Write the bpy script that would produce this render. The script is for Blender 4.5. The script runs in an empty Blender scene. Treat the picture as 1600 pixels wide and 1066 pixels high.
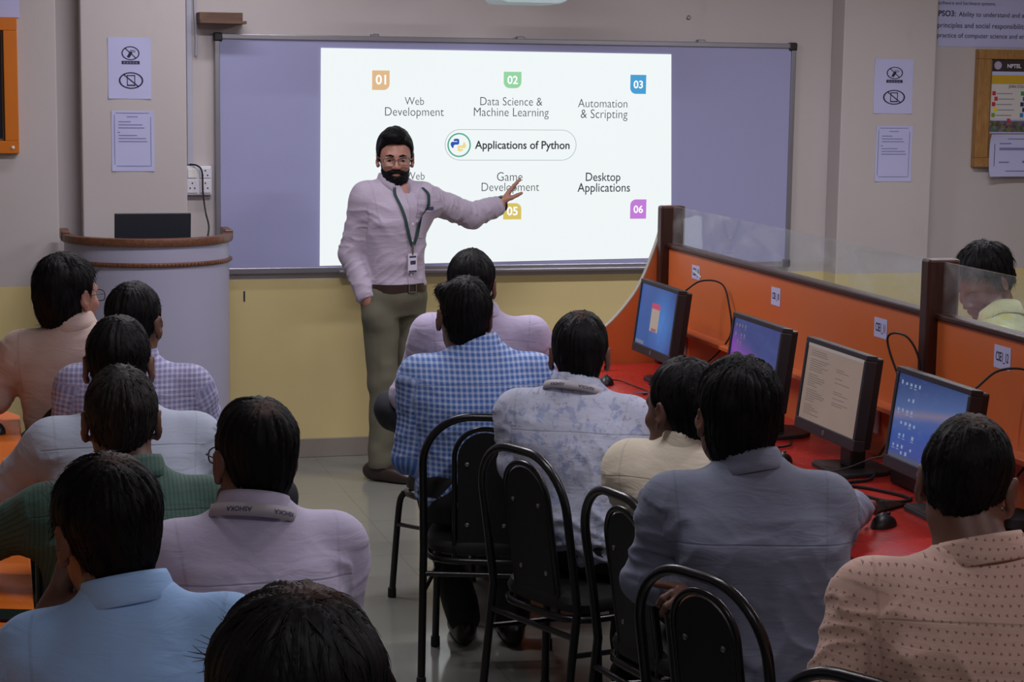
import bpy, bmesh, math, random
import numpy as np
from mathutils import Vector, Matrix

sc = bpy.context.scene
COL = sc.collection

# ------------------------------------------------------------------ camera, world, exposure, lights
CAM_F = 3074.18                       # focal length in pixels of a 1600 px wide frame
CAM_R = Vector((0.9646, -0.2632, 0.0135)).normalized()
CAM_U = Vector((0.0232, 0.1359, 0.9905)).normalized()
CAM_W = CAM_R.cross(CAM_U).normalized()          # backwards
cam_data = bpy.data.cameras.new('camera')
cam_data.sensor_width = 36.0
cam_data.lens = 36.0 * CAM_F / 1600.0
cam_data.clip_start = 0.05
cam = bpy.data.objects.new('camera', cam_data)
COL.objects.link(cam)
cam.matrix_world = Matrix((
    (CAM_R.x, CAM_U.x, CAM_W.x, 0.0),
    (CAM_R.y, CAM_U.y, CAM_W.y, 0.0),
    (CAM_R.z, CAM_U.z, CAM_W.z, 1.94),
    (0, 0, 0, 1)))
sc.camera = cam

vs = sc.view_settings
sc.display_settings.display_device = 'sRGB'
vs.view_transform = 'Standard'
vs.look = 'None'
vs.gamma = 1.0
vs.use_curve_mapping = False
vs.exposure = 0.0

world = bpy.data.worlds.new('world')
sc.world = world
world.use_nodes = True
world.node_tree.nodes['Background'].inputs[0].default_value = (0.75, 0.8, 1.0, 1)
world.node_tree.nodes['Background'].inputs[1].default_value = 0.06

WALL_Y = 9.597
CEIL_Z = 3.0
# ceiling tube fittings: x, y, rotation, watts (the row above the board is dimmer while the projector runs)
TUBES = [(1.3, 7.3, 0.0, 40), (3.9, 7.3, 0.0, 42), (1.0, 4.6, 0.0, 18), (3.4, 4.6, 0.0, 24),
         (0.6, 1.2, 0.0, 14), (3.4, 1.6, 0.0, 14), (5.6, 4.6, 0.0, 24), (1.1, 8.75, 0.0, 9)]
for i, (x, y, rz, w) in enumerate(TUBES):
    ld = bpy.data.lights.new('tube_light', 'AREA')
    ld.shape = 'RECTANGLE'
    ld.size = 1.15
    ld.size_y = 0.10
    ld.energy = w
    ld.color = (0.97, 0.94, 1.0)
    lo = bpy.data.objects.new('tube_light', ld)
    COL.objects.link(lo)
    lo.location = (x, y, CEIL_Z - 0.115)
    lo.rotation_euler = (0, 0, rz)

# ------------------------------------------------------------------ helpers: tags and meshes
def tag(o, label=None, cat=None, group=None, kind=None):
    if label: o['label'] = label
    if cat: o['category'] = cat
    if group: o['group'] = group
    if kind: o['kind'] = kind
    return o

def thing(name, label, cat, loc=(0, 0, 0), rz=0.0, group=None):
    o = bpy.data.objects.new(name, None)
    o.empty_display_size = 0.1
    COL.objects.link(o)
    o.location = loc
    o.rotation_euler = (0, 0, rz)
    return tag(o, label, cat, group)

def copy_tree(o, parent=None):
    c = o.copy()
    COL.objects.link(c)
    if parent is not None:
        c.parent = parent
    for ch in list(o.children):
        copy_tree(ch, c)
    return c

class MB:
    """collects shapes and links them as ONE mesh object"""
    def __init__(s):
        s.v = []; s.f = []; s.m = []
    def add(s, vs_, fs, mi=0):
        n = len(s.v)
        s.v.extend([tuple(p) for p in vs_])
        for f in fs:
            s.f.append(tuple(i + n for i in f)); s.m.append(mi)
        return s
    def box(s, x0, x1, y0, y1, z0, z1, bev=0.0, mi=0, mat=None, seg=2):
        bm = bmesh.new()
        bmesh.ops.create_cube(bm, size=1.0)
        for v in bm.verts:
            v.co.x = x0 + (v.co.x + .5) * (x1 - x0)
            v.co.y = y0 + (v.co.y + .5) * (y1 - y0)
            v.co.z = z0 + (v.co.z + .5) * (z1 - z0)
        if bev > 0:
            bmesh.ops.bevel(bm, geom=bm.edges[:], offset=bev, segments=seg, affect='EDGES', profile=0.5)
        if mat is not None:
            bm.transform(mat)
        bm.verts.index_update()
        s.add([v.co[:] for v in bm.verts], [[v.index for v in f.verts] for f in bm.faces], mi)
        bm.free()
        return s
    def prism(s, poly, axis, a, b, mi=0, bev=0.0):
        """poly: 2D outline, extruded along axis from a to b; axis 'x' poly=(y,z), 'y' poly=(x,z), 'z' poly=(x,y)"""
        def P(p, t):
            return {'x': (t, p[0], p[1]), 'y': (p[0], t, p[1]), 'z': (p[0], p[1], t)}[axis]
        bm = bmesh.new()
        va = [bm.verts.new(P(p, a)) for p in poly]
        vb = [bm.verts.new(P(p, b)) for p in poly]
        bm.faces.new(va); bm.faces.new(vb[::-1])
        n = len(poly)
        for i in range(n):
            bm.faces.new((va[i], vb[i], vb[(i + 1) % n], va[(i + 1) % n]))
        bmesh.ops.recalc_face_normals(bm, faces=bm.faces)
        if bev > 0:
            bmesh.ops.bevel(bm, geom=bm.edges[:], offset=bev, segments=2, affect='EDGES', profile=0.5)
        bm.verts.index_update()
        s.add([v.co[:] for v in bm.verts], [[v.index for v in f.verts] for f in bm.faces], mi)
        bm.free()
        return s
    def tube(s, pts, r, n=10, closed=False, cap=True, mi=0):
        pts = [Vector(p) for p in pts]
        m = len(pts)
        rs = r if hasattr(r, '__len__') else [r] * m
        tang = []
        for i in range(m):
            if closed:
                t = pts[(i + 1) % m] - pts[i - 1]
            else:
                t = pts[min(i + 1, m - 1)] - pts[max(i - 1, 0)]
            tang.append(t.normalized())
        ref = Vector((0, 0, 1)) if abs(tang[0].z) < 0.9 else Vector((1, 0, 0))
        nrm = (ref - tang[0] * ref.dot(tang[0])).normalized()
        vsn = []
        for i in range(m):
            nrm = (nrm - tang[i] * nrm.dot(tang[i])).normalized()
            bn = tang[i].cross(nrm)
            for k in range(n):
                a = 2 * math.pi * k / n
                vsn.append(pts[i] + (nrm * math.cos(a) + bn * math.sin(a)) * rs[i])
        fs = []
        for i in range(m if closed else m - 1):
            j = (i + 1) % m
            for k in range(n):
                k2 = (k + 1) % n
                fs.append((i * n + k, i * n + k2, j * n + k2, j * n + k))
        if cap and not closed:
            fs.append(tuple(range(n))[::-1])
            fs.append(tuple((m - 1) * n + k for k in range(n)))
        return s.add(vsn, fs, mi)
    def lathe(s, prof, c=(0, 0, 0), n=20, mi=0, sx=1.0, sy=1.0, M=None):
        vsn = []; fs = []
        for (r, z) in prof:
            for k in range(n):
                a = 2 * math.pi * k / n
                p = Vector((r * math.cos(a) * sx, r * math.sin(a) * sy, z))
                if M is not None: p = M @ p
                vsn.append(p + Vector(c))
        m = len(prof)
        for i in range(m - 1):
            for k in range(n):
                k2 = (k + 1) % n
                fs.append((i * n + k, i * n + k2, (i + 1) * n + k2, (i + 1) * n + k))
        fs.append(tuple(range(n))[::-1])
        fs.append(tuple((m - 1) * n + k for k in range(n)))
        return s.add(vsn, fs, mi)
    def build(s, name, mats, parent=None, smooth=False, loc=None, kind=None):
        me = bpy.data.meshes.new(name)
        me.from_pydata(s.v, [], s.f)
        if not isinstance(mats, (list, tuple)): mats = [mats]
        for m in mats: me.materials.append(m)
        if len(mats) > 1:
            me.polygons.foreach_set('material_index', s.m)
        if smooth:
            me.polygons.foreach_set('use_smooth', [True] * len(me.polygons))
            me.set_sharp_from_angle(angle=math.radians(38)) if hasattr(me, 'set_sharp_from_angle') else None
        me.update()
        o = bpy.data.objects.new(name, me)
        COL.objects.link(o)
        if parent is not None: o.parent = parent
        if loc is not None: o.location = loc
        if kind: o['kind'] = kind
        return o

def arc(cx, cy, r, a0, a1, n):
    return [(cx + r * math.cos(math.radians(a0 + (a1 - a0) * i / n)), cy + r * math.sin(math.radians(a0 + (a1 - a0) * i / n))) for i in range(n + 1)]

def smooth_path(pts, n=8):
    """Catmull-Rom through pts"""
    P = [Vector(p) for p in pts]
    P = [P[0] * 2 - P[1]] + P + [P[-1] * 2 - P[-2]]
    out = []
    for i in range(1, len(P) - 2):
        for k in range(n):
            t = k / n
            a, b, c, d = P[i - 1], P[i], P[i + 1], P[i + 2]
            out.append(0.5 * ((2 * b) + (c - a) * t + (2 * a - 5 * b + 4 * c - d) * t * t + (3 * b - a - 3 * c + d) * t ** 3))
    out.append(P[-2])
    return out

def text_verts(s, off=0.0):
    """flat glyph mesh of a string from the built-in font: verts (x,y), faces, size 1"""
    cu = bpy.data.curves.new('lettering_curve', 'FONT')
    cu.body = s
    cu.size = 1.0
    cu.offset = off
    cu.resolution_u = 4
    ob = bpy.data.objects.new('lettering_curve', cu)
    COL.objects.link(ob)
    dg = bpy.context.evaluated_depsgraph_get()
    dg.update()
    me = bpy.data.meshes.new_from_object(ob.evaluated_get(dg))
    vv = [(v.co.x, v.co.y) for v in me.vertices]
    ff = [tuple(p.vertices) for p in me.polygons]
    bpy.data.meshes.remove(me)
    bpy.data.objects.remove(ob)
    bpy.data.curves.remove(cu)
    return vv, ff

def lettering(name, s, x0, x1, z, y, mat, parent=None, off=0.0, org=(0, 0, 0), stretch=None):
    """words on a plane facing -Y from x0 to x1 with their baseline at z"""
    vv, ff = text_verts(s, off)
    xs = [p[0] for p in vv]
    k = (x1 - x0) / (max(xs) - min(xs))
    kz = k if stretch is None else k * stretch
    mb = MB()
    mb.add([((p[0] - min(xs)) * k + x0 - org[0], y - org[1], p[1] * kz + z - org[2]) for p in vv], ff)
    return mb.build(name, mat, parent)

# ------------------------------------------------------------------ helpers: materials
def srgb(r, g, b):
    def f(c):
        c /= 255.0
        return c / 12.92 if c <= 0.04045 else ((c + 0.055) / 1.055) ** 2.4
    return (f(r), f(g), f(b), 1.0)

class NT:
    def __init__(s, name):
        s.mat = bpy.data.materials.new(name)
        s.mat.use_nodes = True
        s.t = s.mat.node_tree
        s.b = s.t.nodes['Principled BSDF']
    def n(s, typ, **kw):
        nd = s.t.nodes.new(typ)
        for k, v in kw.items(): setattr(nd, k, v)
        return nd
    def l(s, a, b): s.t.links.new(a, b)
    def val(s, sock, v):
        if hasattr(v, 'is_linked') or isinstance(v, bpy.types.NodeSocket): s.l(v, sock)
        else: sock.default_value = v
    def math(s, op, a, b=None, c=None, clamp=False):
        nd = s.n('ShaderNodeMath', operation=op, use_clamp=clamp)
        s.val(nd.inputs[0], a)
        if b is not None: s.val(nd.inputs[1], b)
        if c is not None: s.val(nd.inputs[2], c)
        return nd.outputs[0]
    def mix(s, f, a, b, mode='MIX'):
        nd = s.n('ShaderNodeMix', data_type='RGBA', blend_type=mode)
        s.val(nd.inputs[0], f); s.val(nd.inputs[6], a); s.val(nd.inputs[7], b)
        return nd.outputs[2]
    def coord(s, which='Object'):
        return s.n('ShaderNodeTexCoord').outputs[which]
    def sep(s, v):
        nd = s.n('ShaderNodeSeparateXYZ'); s.l(v, nd.inputs[0]); return nd.outputs
    def mapping(s, v, scale=(1, 1, 1), rot=(0, 0, 0), loc=(0, 0, 0)):
        nd = s.n('ShaderNodeMapping'); s.l(v, nd.inputs[0])
        nd.inputs['Scale'].default_value = scale
        nd.inputs['Rotation'].default_value = rot
        nd.inputs['Location'].default_value = loc
        return nd.outputs[0]
    def noise(s, v, scale, detail=3.0, rough=0.5, dist=0.0):
        nd = s.n('ShaderNodeTexNoise'); s.l(v, nd.inputs['Vector'])
        nd.inputs['Scale'].default_value = scale; nd.inputs['Detail'].default_value = detail
        nd.inputs['Roughness'].default_value = rough; nd.inputs['Distortion'].default_value = dist
        return nd.outputs['Fac']
    def ramp(s, f, stops):
        nd = s.n('ShaderNodeValToRGB'); s.l(f, nd.inputs[0])
        e = nd.color_ramp.elements
        while len(e) < len(stops): e.new(0.5)
        for i, (p, c) in enumerate(stops):
            e[i].position = p; e[i].color = c
        return nd.outputs[0]
    def step(s, v, lo, hi):
        nd = s.n('ShaderNodeMapRange'); s.l(v, nd.inputs[0])
        nd.inputs[1].default_value = lo; nd.inputs[2].default_value = hi
        return nd.outputs[0]
    def bump(s, h, strength=0.3, dist=0.002, prev=None):
        nd = s.n('ShaderNodeBump'); s.l(h, nd.inputs['Height'])
        nd.inputs['Strength'].default_value = strength; nd.inputs['Distance'].default_value = dist
        if prev is not None: s.l(prev, nd.inputs['Normal'])
        return nd.outputs[0]

def simple(name, col, rough=0.5, metal=0.0, spec=0.5, vary=0.08, vscale=6.0, bump=0.0, bscale=200.0, bdist=0.001):
    """plain surface with a slight procedural mottling of colour and, if asked, a fine relief"""
    m = NT(name)
    co = m.coord()
    c2 = tuple(x * (1 - vary) for x in col[:3]) + (1,)
    c3 = tuple(min(1, x * (1 + vary)) for x in col[:3]) + (1,)
    m.l(m.mix(m.noise(co, vscale), c2, c3), m.b.inputs['Base Color'])
    m.b.inputs['Roughness'].default_value = rough
    m.b.inputs['Metallic'].default_value = metal
    m.b.inputs['Specular IOR Level'].default_value = spec
    if bump: m.l(m.bump(m.noise(co, bscale), bump, bdist), m.b.inputs['Normal'])
    return m.mat

def glow(name, col, strength):
    m = NT(name)
    m.b.inputs['Base Color'].default_value = (0.02, 0.02, 0.02, 1)
    m.b.inputs['Emission Color'].default_value = col
    m.b.inputs['Emission Strength'].default_value = strength
    m.b.inputs['Roughness'].default_value = 0.4
    return m.mat

# ------------------------------------------------------------------ the room
def wall_material():
    m = NT('painted_wall')
    geo = m.n('ShaderNodeNewGeometry').outputs['Position']
    x, y, z = m.sep(geo)
    cream = m.mix(m.noise(geo, 1.3, 4), srgb(180, 172, 172), srgb(194, 187, 188))
    # grubby smears low on the plaster
    sm = m.step(m.noise(m.mapping(geo, (1.4, 1.4, 0.6)), 2.2, 6, 0.65), 0.60, 0.78)
    cream = m.mix(m.math('MULTIPLY', sm, 0.22), cream, srgb(130, 118, 104))
    yel = m.mix(m.noise(geo, 1.6, 4), srgb(206, 189, 134), srgb(216, 199, 144))
    band = m.math('LESS_THAN', m.math('ADD', z, m.math('MULTIPLY', m.noise(geo, 9.0, 2), 0.006)), 0.90)
    m.l(m.mix(band, cream, yel), m.b.inputs['Base Color'])
    m.b.inputs['Roughness'].default_value = 0.55
    m.b.inputs['Specular IOR Level'].default_value = 0.35
    m.l(m.bump(m.noise(geo, 60.0, 4), 0.15, 0.002), m.b.inputs['Normal'])
    return m.mat

def floor_material():
    m = NT('vitrified_floor_tiles')
    geo = m.n('ShaderNodeNewGeometry').outputs['Position']
    br = m.n('ShaderNodeTexBrick')
    m.l(m.mapping(geo, (1, 1, 1), (0, 0, 0), (0.18, 0.25, 0)), br.inputs['Vector'])
    br.offset = 0.0; br.squash = 1.0
    br.inputs['Scale'].default_value = 1.0
    br.inputs['Brick Width'].default_value = 0.6
    br.inputs['Row Height'].default_value = 0.6
    br.inputs['Mortar Size'].default_value = 0.0022
    br.inputs['Mortar Smooth'].default_value = 0.1
    br.inputs['Color1'].default_value = srgb(128, 129, 122)
    br.inputs['Color2'].default_value = srgb(131, 132, 125)
    br.inputs['Mortar'].default_value = srgb(112, 111, 104)
    spk = m.noise(geo, 5.0, 6, 0.7)
    m.l(m.mix(m.math('MULTIPLY', spk, 0.35), br.outputs['Color'], srgb(118, 119, 114)), m.b.inputs['Base Color'])
    rg = m.n('ShaderNodeMapRange'); m.l(m.noise(geo, 2.3, 4), rg.inputs[0])
    rg.inputs[3].default_value = 0.10; rg.inputs[4].default_value = 0.20
    m.l(rg.outputs[0], m.b.inputs['Roughness'])
    m.l(m.bump(br.outputs['Fac'], 0.15, -0.001), m.b.inputs['Normal'])
    return m.mat

M_WALL = wall_material()
M_CEIL = simple('ceiling_paint', srgb(205, 200, 192), 0.8)
M_SKIRT = simple('grey_skirting_tile', srgb(140, 132, 124), 0.35, vscale=14)
X0, X1, Y0 = -2.6, 7.6, -1.6

MB().box(X0, X1, Y0, WALL_Y + .2, -0.1, 0.0).build('floor', floor_material(), kind='structure')
MB().box(X0, X1, Y0, WALL_Y + .2, CEIL_Z, CEIL_Z + .1).build('ceiling', M_CEIL, kind='structure')
MB().box(X0, X1, WALL_Y, WALL_Y + .2, 0, CEIL_Z).build('wall_back', M_WALL, kind='structure')
MB().box(X0 - .2, X0, Y0, WALL_Y + .2, 0, CEIL_Z).build('wall_left', M_WALL, kind='structure')
MB().box(X1, X1 + .2, Y0, WALL_Y + .2, 0, CEIL_Z).build('wall_right', M_WALL, kind='structure')
MB().box(X0, X1, Y0 - .2, Y0, 0, CEIL_Z).build('wall_front', M_WALL, kind='structure')
# plaster pillars standing proud of the back wall
PF = WALL_Y - .15
MB().box(.497, .985, PF, WALL_Y, 0, CEIL_Z, .006).build('trim_1', M_WALL, kind='structure')
MB().box(4.349, 4.876, PF, WALL_Y, 0, CEIL_Z, .006).build('trim_2', M_WALL, kind='structure')
MB().box(X0, .387, PF, WALL_Y, 0, CEIL_Z, .006).build('trim_3', M_WALL, kind='structure')
bb = MB()
bb.box(.985, 4.349, WALL_Y - .012, WALL_Y, 0, .095, .003)
bb.box(4.876, X1, WALL_Y - .012, WALL_Y, 0, .095, .003)
bb.box(.49, .992, PF - .012, PF, 0, .095, .003)
bb.box(4.342, 4.883, PF - .012, PF, 0, .095, .003)
bb.box(X0, .394, PF - .012, PF, 0, .095, .003)
bb.build('baseboard_back', M_SKIRT, kind='structure')

# tube fittings on the ceiling, out of the frame, that give the room its light
M_FIT = simple('white_enamel', srgb(225, 225, 222), 0.4)
M_TUBE = glow('lit_tube', (1, 0.93, 0.93, 1), 3.0)
for i, (x, y, rz, w) in enumerate(TUBES):
    t = thing('ceiling_light', 'white ceiling tube light fitting above the rows of chairs', 'light', (x, y, CEIL_Z), rz, 'ceiling tube lights')
    MB().box(-.62, .62, -.05, .05, -.07, 0, .008).build('housing', M_FIT, t)
    b = MB(); b.tube([(-.58, 0, -.09), (.58, 0, -.09)], .014, 10)
    b.build('tube', M_TUBE, t, True)

# ------------------------------------------------------------------ whiteboard and the projected slide
BX, BZ, BW, BH = 1.131, .928, 3.007, 1.16
BY = WALL_Y - .03
M_BOARD = simple('whiteboard_enamel', srgb(160, 162, 202), 0.24, vary=.03, vscale=2)
M_ALU = simple('dull_aluminium', srgb(150, 148, 156), 0.35, metal=0.7)
M_BLACKP = simple('black_plastic', srgb(22, 22, 24), 0.42)
wb = thing('whiteboard', 'large wall whiteboard in an aluminium frame with black corners', 'whiteboard', (BX + BW / 2, WALL_Y, BZ))
hw = BW / 2
MB().box(-hw + .012, hw - .012, -.026, -.001, .012, BH - .012).build('writing_surface', M_BOARD, wb)
fr = MB()
fr.box(-hw, -hw + .026, -.036, -.001, 0, BH, .004); fr.box(hw - .026, hw, -.036, -.001, 0, BH, .004)
fr.box(-hw + .02, hw - .02, -.036, -.001, BH - .026, BH, .004); fr.box(-hw + .02, hw - .02, -.036, -.001, 0, .030, .004)
fr.build('frame', M_ALU, wb)
for sx in (-1, 1):
    for z in (0, BH):
        c = MB(); a = sx * hw
        zz = (z - .038, z + .005) if z else (-.005, .038)
        c.box(min(a + sx * .004, a - sx * .04), max(a + sx * .004, a - sx * .04), -.04, -.001, zz[0], zz[1], .008)
        c.build('corner_cap', M_BLACKP, wb)
for x in (-.72, .02, .98):
    MB().box(x - .02, x + .02, -.034, -.001, BH - .006, BH + .012, .004).build('fixing_clip', M_ALU, wb)
MB().box(-.9, 1.45, -.075, -.034, -.002, .012, .003).build('pen_tray', M_ALU, wb)

SY = BY - .0
sl = thing('projected_slide', 'bright projected slide of six numbered headings on the whiteboard', 'projection', (2.55, SY, 1.5))
SO = (2.55, SY, 1.5)
M_SLIDE = glow('slide_white', (0.87, 0.925, 0.93, 1), 0.98)
M_TXT = simple('slide_grey_lettering', srgb(74, 88, 92), 0.6, vary=0)
M_TXB = simple('slide_dark_lettering', srgb(40, 52, 58), 0.6, vary=0)
M_WHT = glow('slide_numeral', (1, 1, 1, 1), 1.0)
bg = MB()
bg.add([(1.641 - SO[0], -.001, .963 - SO[2]), (3.478 - SO[0], -.001, .982 - SO[2]), (3.451 - SO[0], -.001, 2.023 - SO[2]), (1.647 - SO[0], -.001, 2.027 - SO[2]),
        (1.641 - SO[0], 0, .963 - SO[2]), (3.478 - SO[0], 0, .982 - SO[2]), (3.451 - SO[0], 0, 2.023 - SO[2]), (1.647 - SO[0], 0, 2.027 - SO[2])],
       [(0, 1, 2, 3), (7, 6, 5, 4), (0, 4, 5, 1), (1, 5, 6, 2), (2, 6, 7, 3), (3, 7, 4, 0)])
bg.build('slide_background', M_SLIDE, sl)

def badge(x0, z1, x1, z0, num, col, corners):
    """a coloured tab with some corners rounded; corners: set of 'tl','tr','bl','br'"""
    r = .03
    out = []
    def corner(cx, cz, key, a0):
        if key in corners:
            sx = {'l': 1, 'r': -1}[key[1]]; sz = {'b': 1, 't': -1}[key[0]]
            out.extend(arc(cx + sx * r, cz + sz * r, r, a0, a0 + 90, 6))
        else: out.append((cx, cz))
    corner(x0, z0, 'bl', 180); corner(x1, z0, 'br', 270); corner(x1, z1, 'tr', 0); corner(x0, z1, 'tl', 90)
    b = MB(); b.prism([(p[0] - SO[0], p[1] - SO[2]) for p in out], 'y', -.0035, -.001)
    bo = b.build('number_badge', glow('slide_tab_' + num, col, 0.9), sl)
    w = (x1 - x0) * .6; cx = (x0 + x1) / 2
    lettering('numeral', num, cx - w / 2, cx + w / 2, (z0 + z1) / 2 - .019, SY - .0045, M_WHT, bo, off=.02, org=SO)

badge(1.900, 1.922, 1.987, 1.827, '01', srgb(232, 190, 140), {'br'})
badge(2.568, 1.924, 2.659, 1.843, '02', srgb(150, 218, 165), {'bl', 'br'})
badge(3.234, 1.917, 3.318, 1.821, '03', srgb(60, 160, 215), {'bl'})
badge(2.574, 1.268, 2.668, 1.186, '05', srgb(222, 200, 100), {'tr', 'tl'})
badge(3.248, 1.284, 3.334, 1.185, '06', srgb(200, 125, 222), {'tl'})
for s, x0, x1, z, dark in (('Web', 2.064, 2.161, 1.756, 0), ('Development', 1.965, 2.262, 1.702, 0),
                     ('Data Science &', 2.448, 2.770, 1.757, 0), ('Machine Learning', 2.416, 2.804, 1.703, 0),
                     ('Automation', 2.958, 3.220, 1.751, 0), ('& Scripting', 2.973, 3.222, 1.697, 0),
                     ('Web', 2.070, 2.167, 1.387, 0), ('Game', 2.539, 2.672, 1.380, 0), ('Development', 2.460, 2.760, 1.329, 0),
                     ('Desktop', 3.006, 3.191, 1.379, 1), ('Applications', 2.963, 3.244, 1.324, 1)):
    lettering('heading', s, x0, x1, z, SY - .003, M_TXB if dark else M_TXT, sl, off=(.004 if dark else -.008), org=SO, stretch=1.12)
# the title pill with its round two-snake emblem
def ring2d(outer, inner, y0, y1):
    n = len(outer); v = []; f = []
    for (p, y) in ((outer, y0), (inner, y0), (outer, y1), (inner, y1)):
        v += [(a, y, b) for a, b in p]
    for i in range(n):
        j = (i + 1) % n
        f += [(i, j, n + j, n + i), (2 * n + i, 3 * n + i, 3 * n + j, 2 * n + j), (i, 2 * n + i, 2 * n + j, j), (n + i, n + j, 3 * n + j, 3 * n + i)]
    return v, f
def pill_outline(x0, x1, z0, z1, d):
    r = (z1 - z0) / 2 - d
    cz = (z0 + z1) / 2
    o = arc(x0 + d + r, cz, r, 90, 270, 14) + arc(x1 - d - r, cz, r, -90, 90, 14)
    return [(p[0] - SO[0], p[1] - SO[2]) for p in o]
v, f = ring2d(pill_outline(2.269, 2.953, 1.483, 1.637, 0), pill_outline(2.269, 2.953, 1.483, 1.637, .0022), -.0025, -.001)
pl = MB().add(v, f).build('title_pill', glow('slide_pale_line', srgb(170, 185, 192), 0.7), sl)
lettering('title', 'Applications of Python', 2.423, 2.917, 1.541, SY - .003, M_TXB, pl, off=.016, org=SO, stretch=1.05)
cx, cz = 2.342 - SO[0], 1.559 - SO[2]
v, f = ring2d(arc(cx, cz, .060, 0, 354, 59), arc(cx, cz, .053, 0, 354, 59), -.003, -.001)
MB().add(v, f).build('emblem_ring', glow('slide_teal', srgb(70, 180, 150), 0.8), pl)
def snake(k):
    # an interlocking half of the emblem: a hooked body with a rounded head
    o = [(-.5, -.02), (-.5, .18), (-.40, .27), (.08, .27), (.08, .33), (-.24, .33), (-.24, .46), (-.12, .54), (.12, .54), (.24, .46), (.24, .12), (.14, .03), (-.14, .03), (-.25, -.07), (-.25, -.24), (-.38, -.24)]
    return [(cx - .004 + k * p[0] * .058 + (.010 if k < 0 else -.010), cz + k * p[1] * .058) for p in o]
b = MB(); b.prism(snake(1), 'y', -.004, -.001); b.build('emblem_snake', glow('slide_blue', srgb(25, 85, 190), 0.8), pl)
b = MB(); b.prism(snake(-1), 'y', -.0035, -.001); b.build('emblem_snake', glow('slide_yellow', srgb(245, 228, 150), 0.9), pl)

# projector on its wall arm, just dipping into the top of the frame
M_PROJ = simple('projector_white_plastic', srgb(190, 215, 218), 0.4)
pj = thing('projector', 'white projector on a wall arm above the whiteboard', 'projector', (2.463, 8.8, 2.232))
b = MB()
b.prism([(-.165, .03), (-.15, .008), (-.125, .0), (.12, .0), (.15, .012), (.185, .045), (.19, .09), (.18, .13), (-.17, .13), (-.178, .09)], 'y', -.14, .14, bev=.006)
b.build('body', M_PROJ, pj)
MB().lathe([(.035, 0), (.035, .02), (.028, .024), (.022, .02)], (0, .06, .13), 20).build('lens', simple('lens_glass', srgb(30, 35, 45), .1), pj, True)
b = MB(); b.box(-.025, .025, -.03, .777, .19, .24, .004); b.box(-.03, .03, -.03, .03, .12, .2, .004); b.build('arm', M_FIT, pj)
MB().box(-.09, .09, .777, .796, .11, .32, .004).build('wall_plate', M_FIT, pj)
b = MB()
for k in range(7): b.box(-.10 + k * .03, -.082 + k * .03, -.1415, -.138, .05, .09)
b.build('vent', simple('vent_dark', srgb(60, 62, 66), .6), pj)

# ------------------------------------------------------------------ papers, boards and fittings on the back wall
M_PAPER = simple('office_paper', srgb(186, 188, 228), 0.8, vary=.03, vscale=3)
M_INK = simple('black_ink', srgb(38, 38, 60), 0.8, vary=0)
M_INK2 = simple('grey_ink', srgb(122, 124, 165), 0.8, vary=0)

def sheet(name, label, cat, x0, x1, z0, z1, y, group=None, curl=.004):
    """a sheet of paper taped to the wall, slightly bowed"""
    t = thing(name, label, cat, ((x0 + x1) / 2, y, (z0 + z1) / 2), 0, group)
    w, h = (x1 - x0) / 2, (z1 - z0) / 2
    mb = MB(); nx, nz = 8, 8; v = []; f = []
    for s in (0, 1):
        for j in range(nz + 1):
            for i in range(nx + 1):
                a = -1 + 2 * i / nx; c = -1 + 2 * j / nz
                v.append((a * w, -.0015 - curl * max(0, (abs(a) ** 4 * abs(c) ** 4)) - (.0007 if s else 0), c * h))
    N = (nx + 1) * (nz + 1)
    for j in range(nz):
        for i in range(nx):
            a = j * (nx + 1) + i
            f.append((a, a + nx + 1, a + nx + 2, a + 1)); f.append((N + a, N + a + 1, N + a + nx + 2, N + a + nx + 1))
    rim = [i for i in range(nx + 1)] + [j * (nx + 1) + nx for j in range(1, nz + 1)] + [nz * (nx + 1) + i for i in range(nx - 1, -1, -1)] + [j * (nx + 1) for j in range(nz - 1, 0, -1)]
    for i in range(len(rim)):
        a, b2 = rim[i], rim[(i + 1) % len(rim)]
        f.append((a, b2, N + b2, N + a))
    mb.add(v, f).build('paper', M_PAPER, t, True)
    return t

def frame2d(x0, x1, z0, z1, w, y):
    mb = MB()
    for a in ((x0, x1, z0, z0 + w), (x0, x1, z1 - w, z1), (x0, x0 + w, z0 + w, z1 - w), (x1 - w, x1, z0 + w, z1 - w)):
        mb.box(a[0], a[1], y - .0006, y, a[2], a[3])
    return mb

def prohibition(t, cx, cz, rx, rz, kind):
    n = 40
    y1, y0 = -.0026, -.0034
    E = lambda k: [(cx + rx * k * math.cos(2 * math.pi * i / n), cz + rz * k * math.sin(2 * math.pi * i / n)) for i in range(n)]
    v, f = ring2d(E(1.0), E(.87), y0, y1)
    mb = MB().add(v, f)
    d = .06 * rx * 1.2
    p = [(-.66, .70), (-.58, .78), (.66, -.70), (.58, -.78)]
    mb.prism([(cx + a * rx, cz + b * rz) for a, b in (p[0], p[3], p[2], p[1])], 'y', y0, y1)
    mb.build('prohibition_ring', M_INK, t)
    mb = MB()
    y1, y0 = -.0026, -.0031
    if kind == 'phone':
        a, b = rx * .34, rz * .66
        for q in ((-a, a, b - .12 * rz, b), (-a, a, -b, -b + .16 * rz), (-a, -a + .07 * rx, -b, b), (a - .07 * rx, a, -b, b)):
            mb.box(cx + q[0], cx + q[1], y0, y1, cz + q[2], cz + q[3])
        mb.build('phone_symbol', M_INK, t)
    else:
        mb.prism([(cx + q[0] * rx, cz + q[1] * rz) for q in ((-.42, -.55), (-.12, -.68), (.22, .02), (.12, .22), (-.10, .24))], 'y', y0, y1)
        for k in range(3):
            mb.prism([(cx + q[0] * rx, cz + q[1] * rz) for q in ((-.05, .2 + .12 * k), (-.05, .25 + .12 * k), (.55, .16 + .14 * k), (.55, .11 + .14 * k))], 'y', y0, y1)
        mb.build('hand_symbol', M_INK, t)

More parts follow.
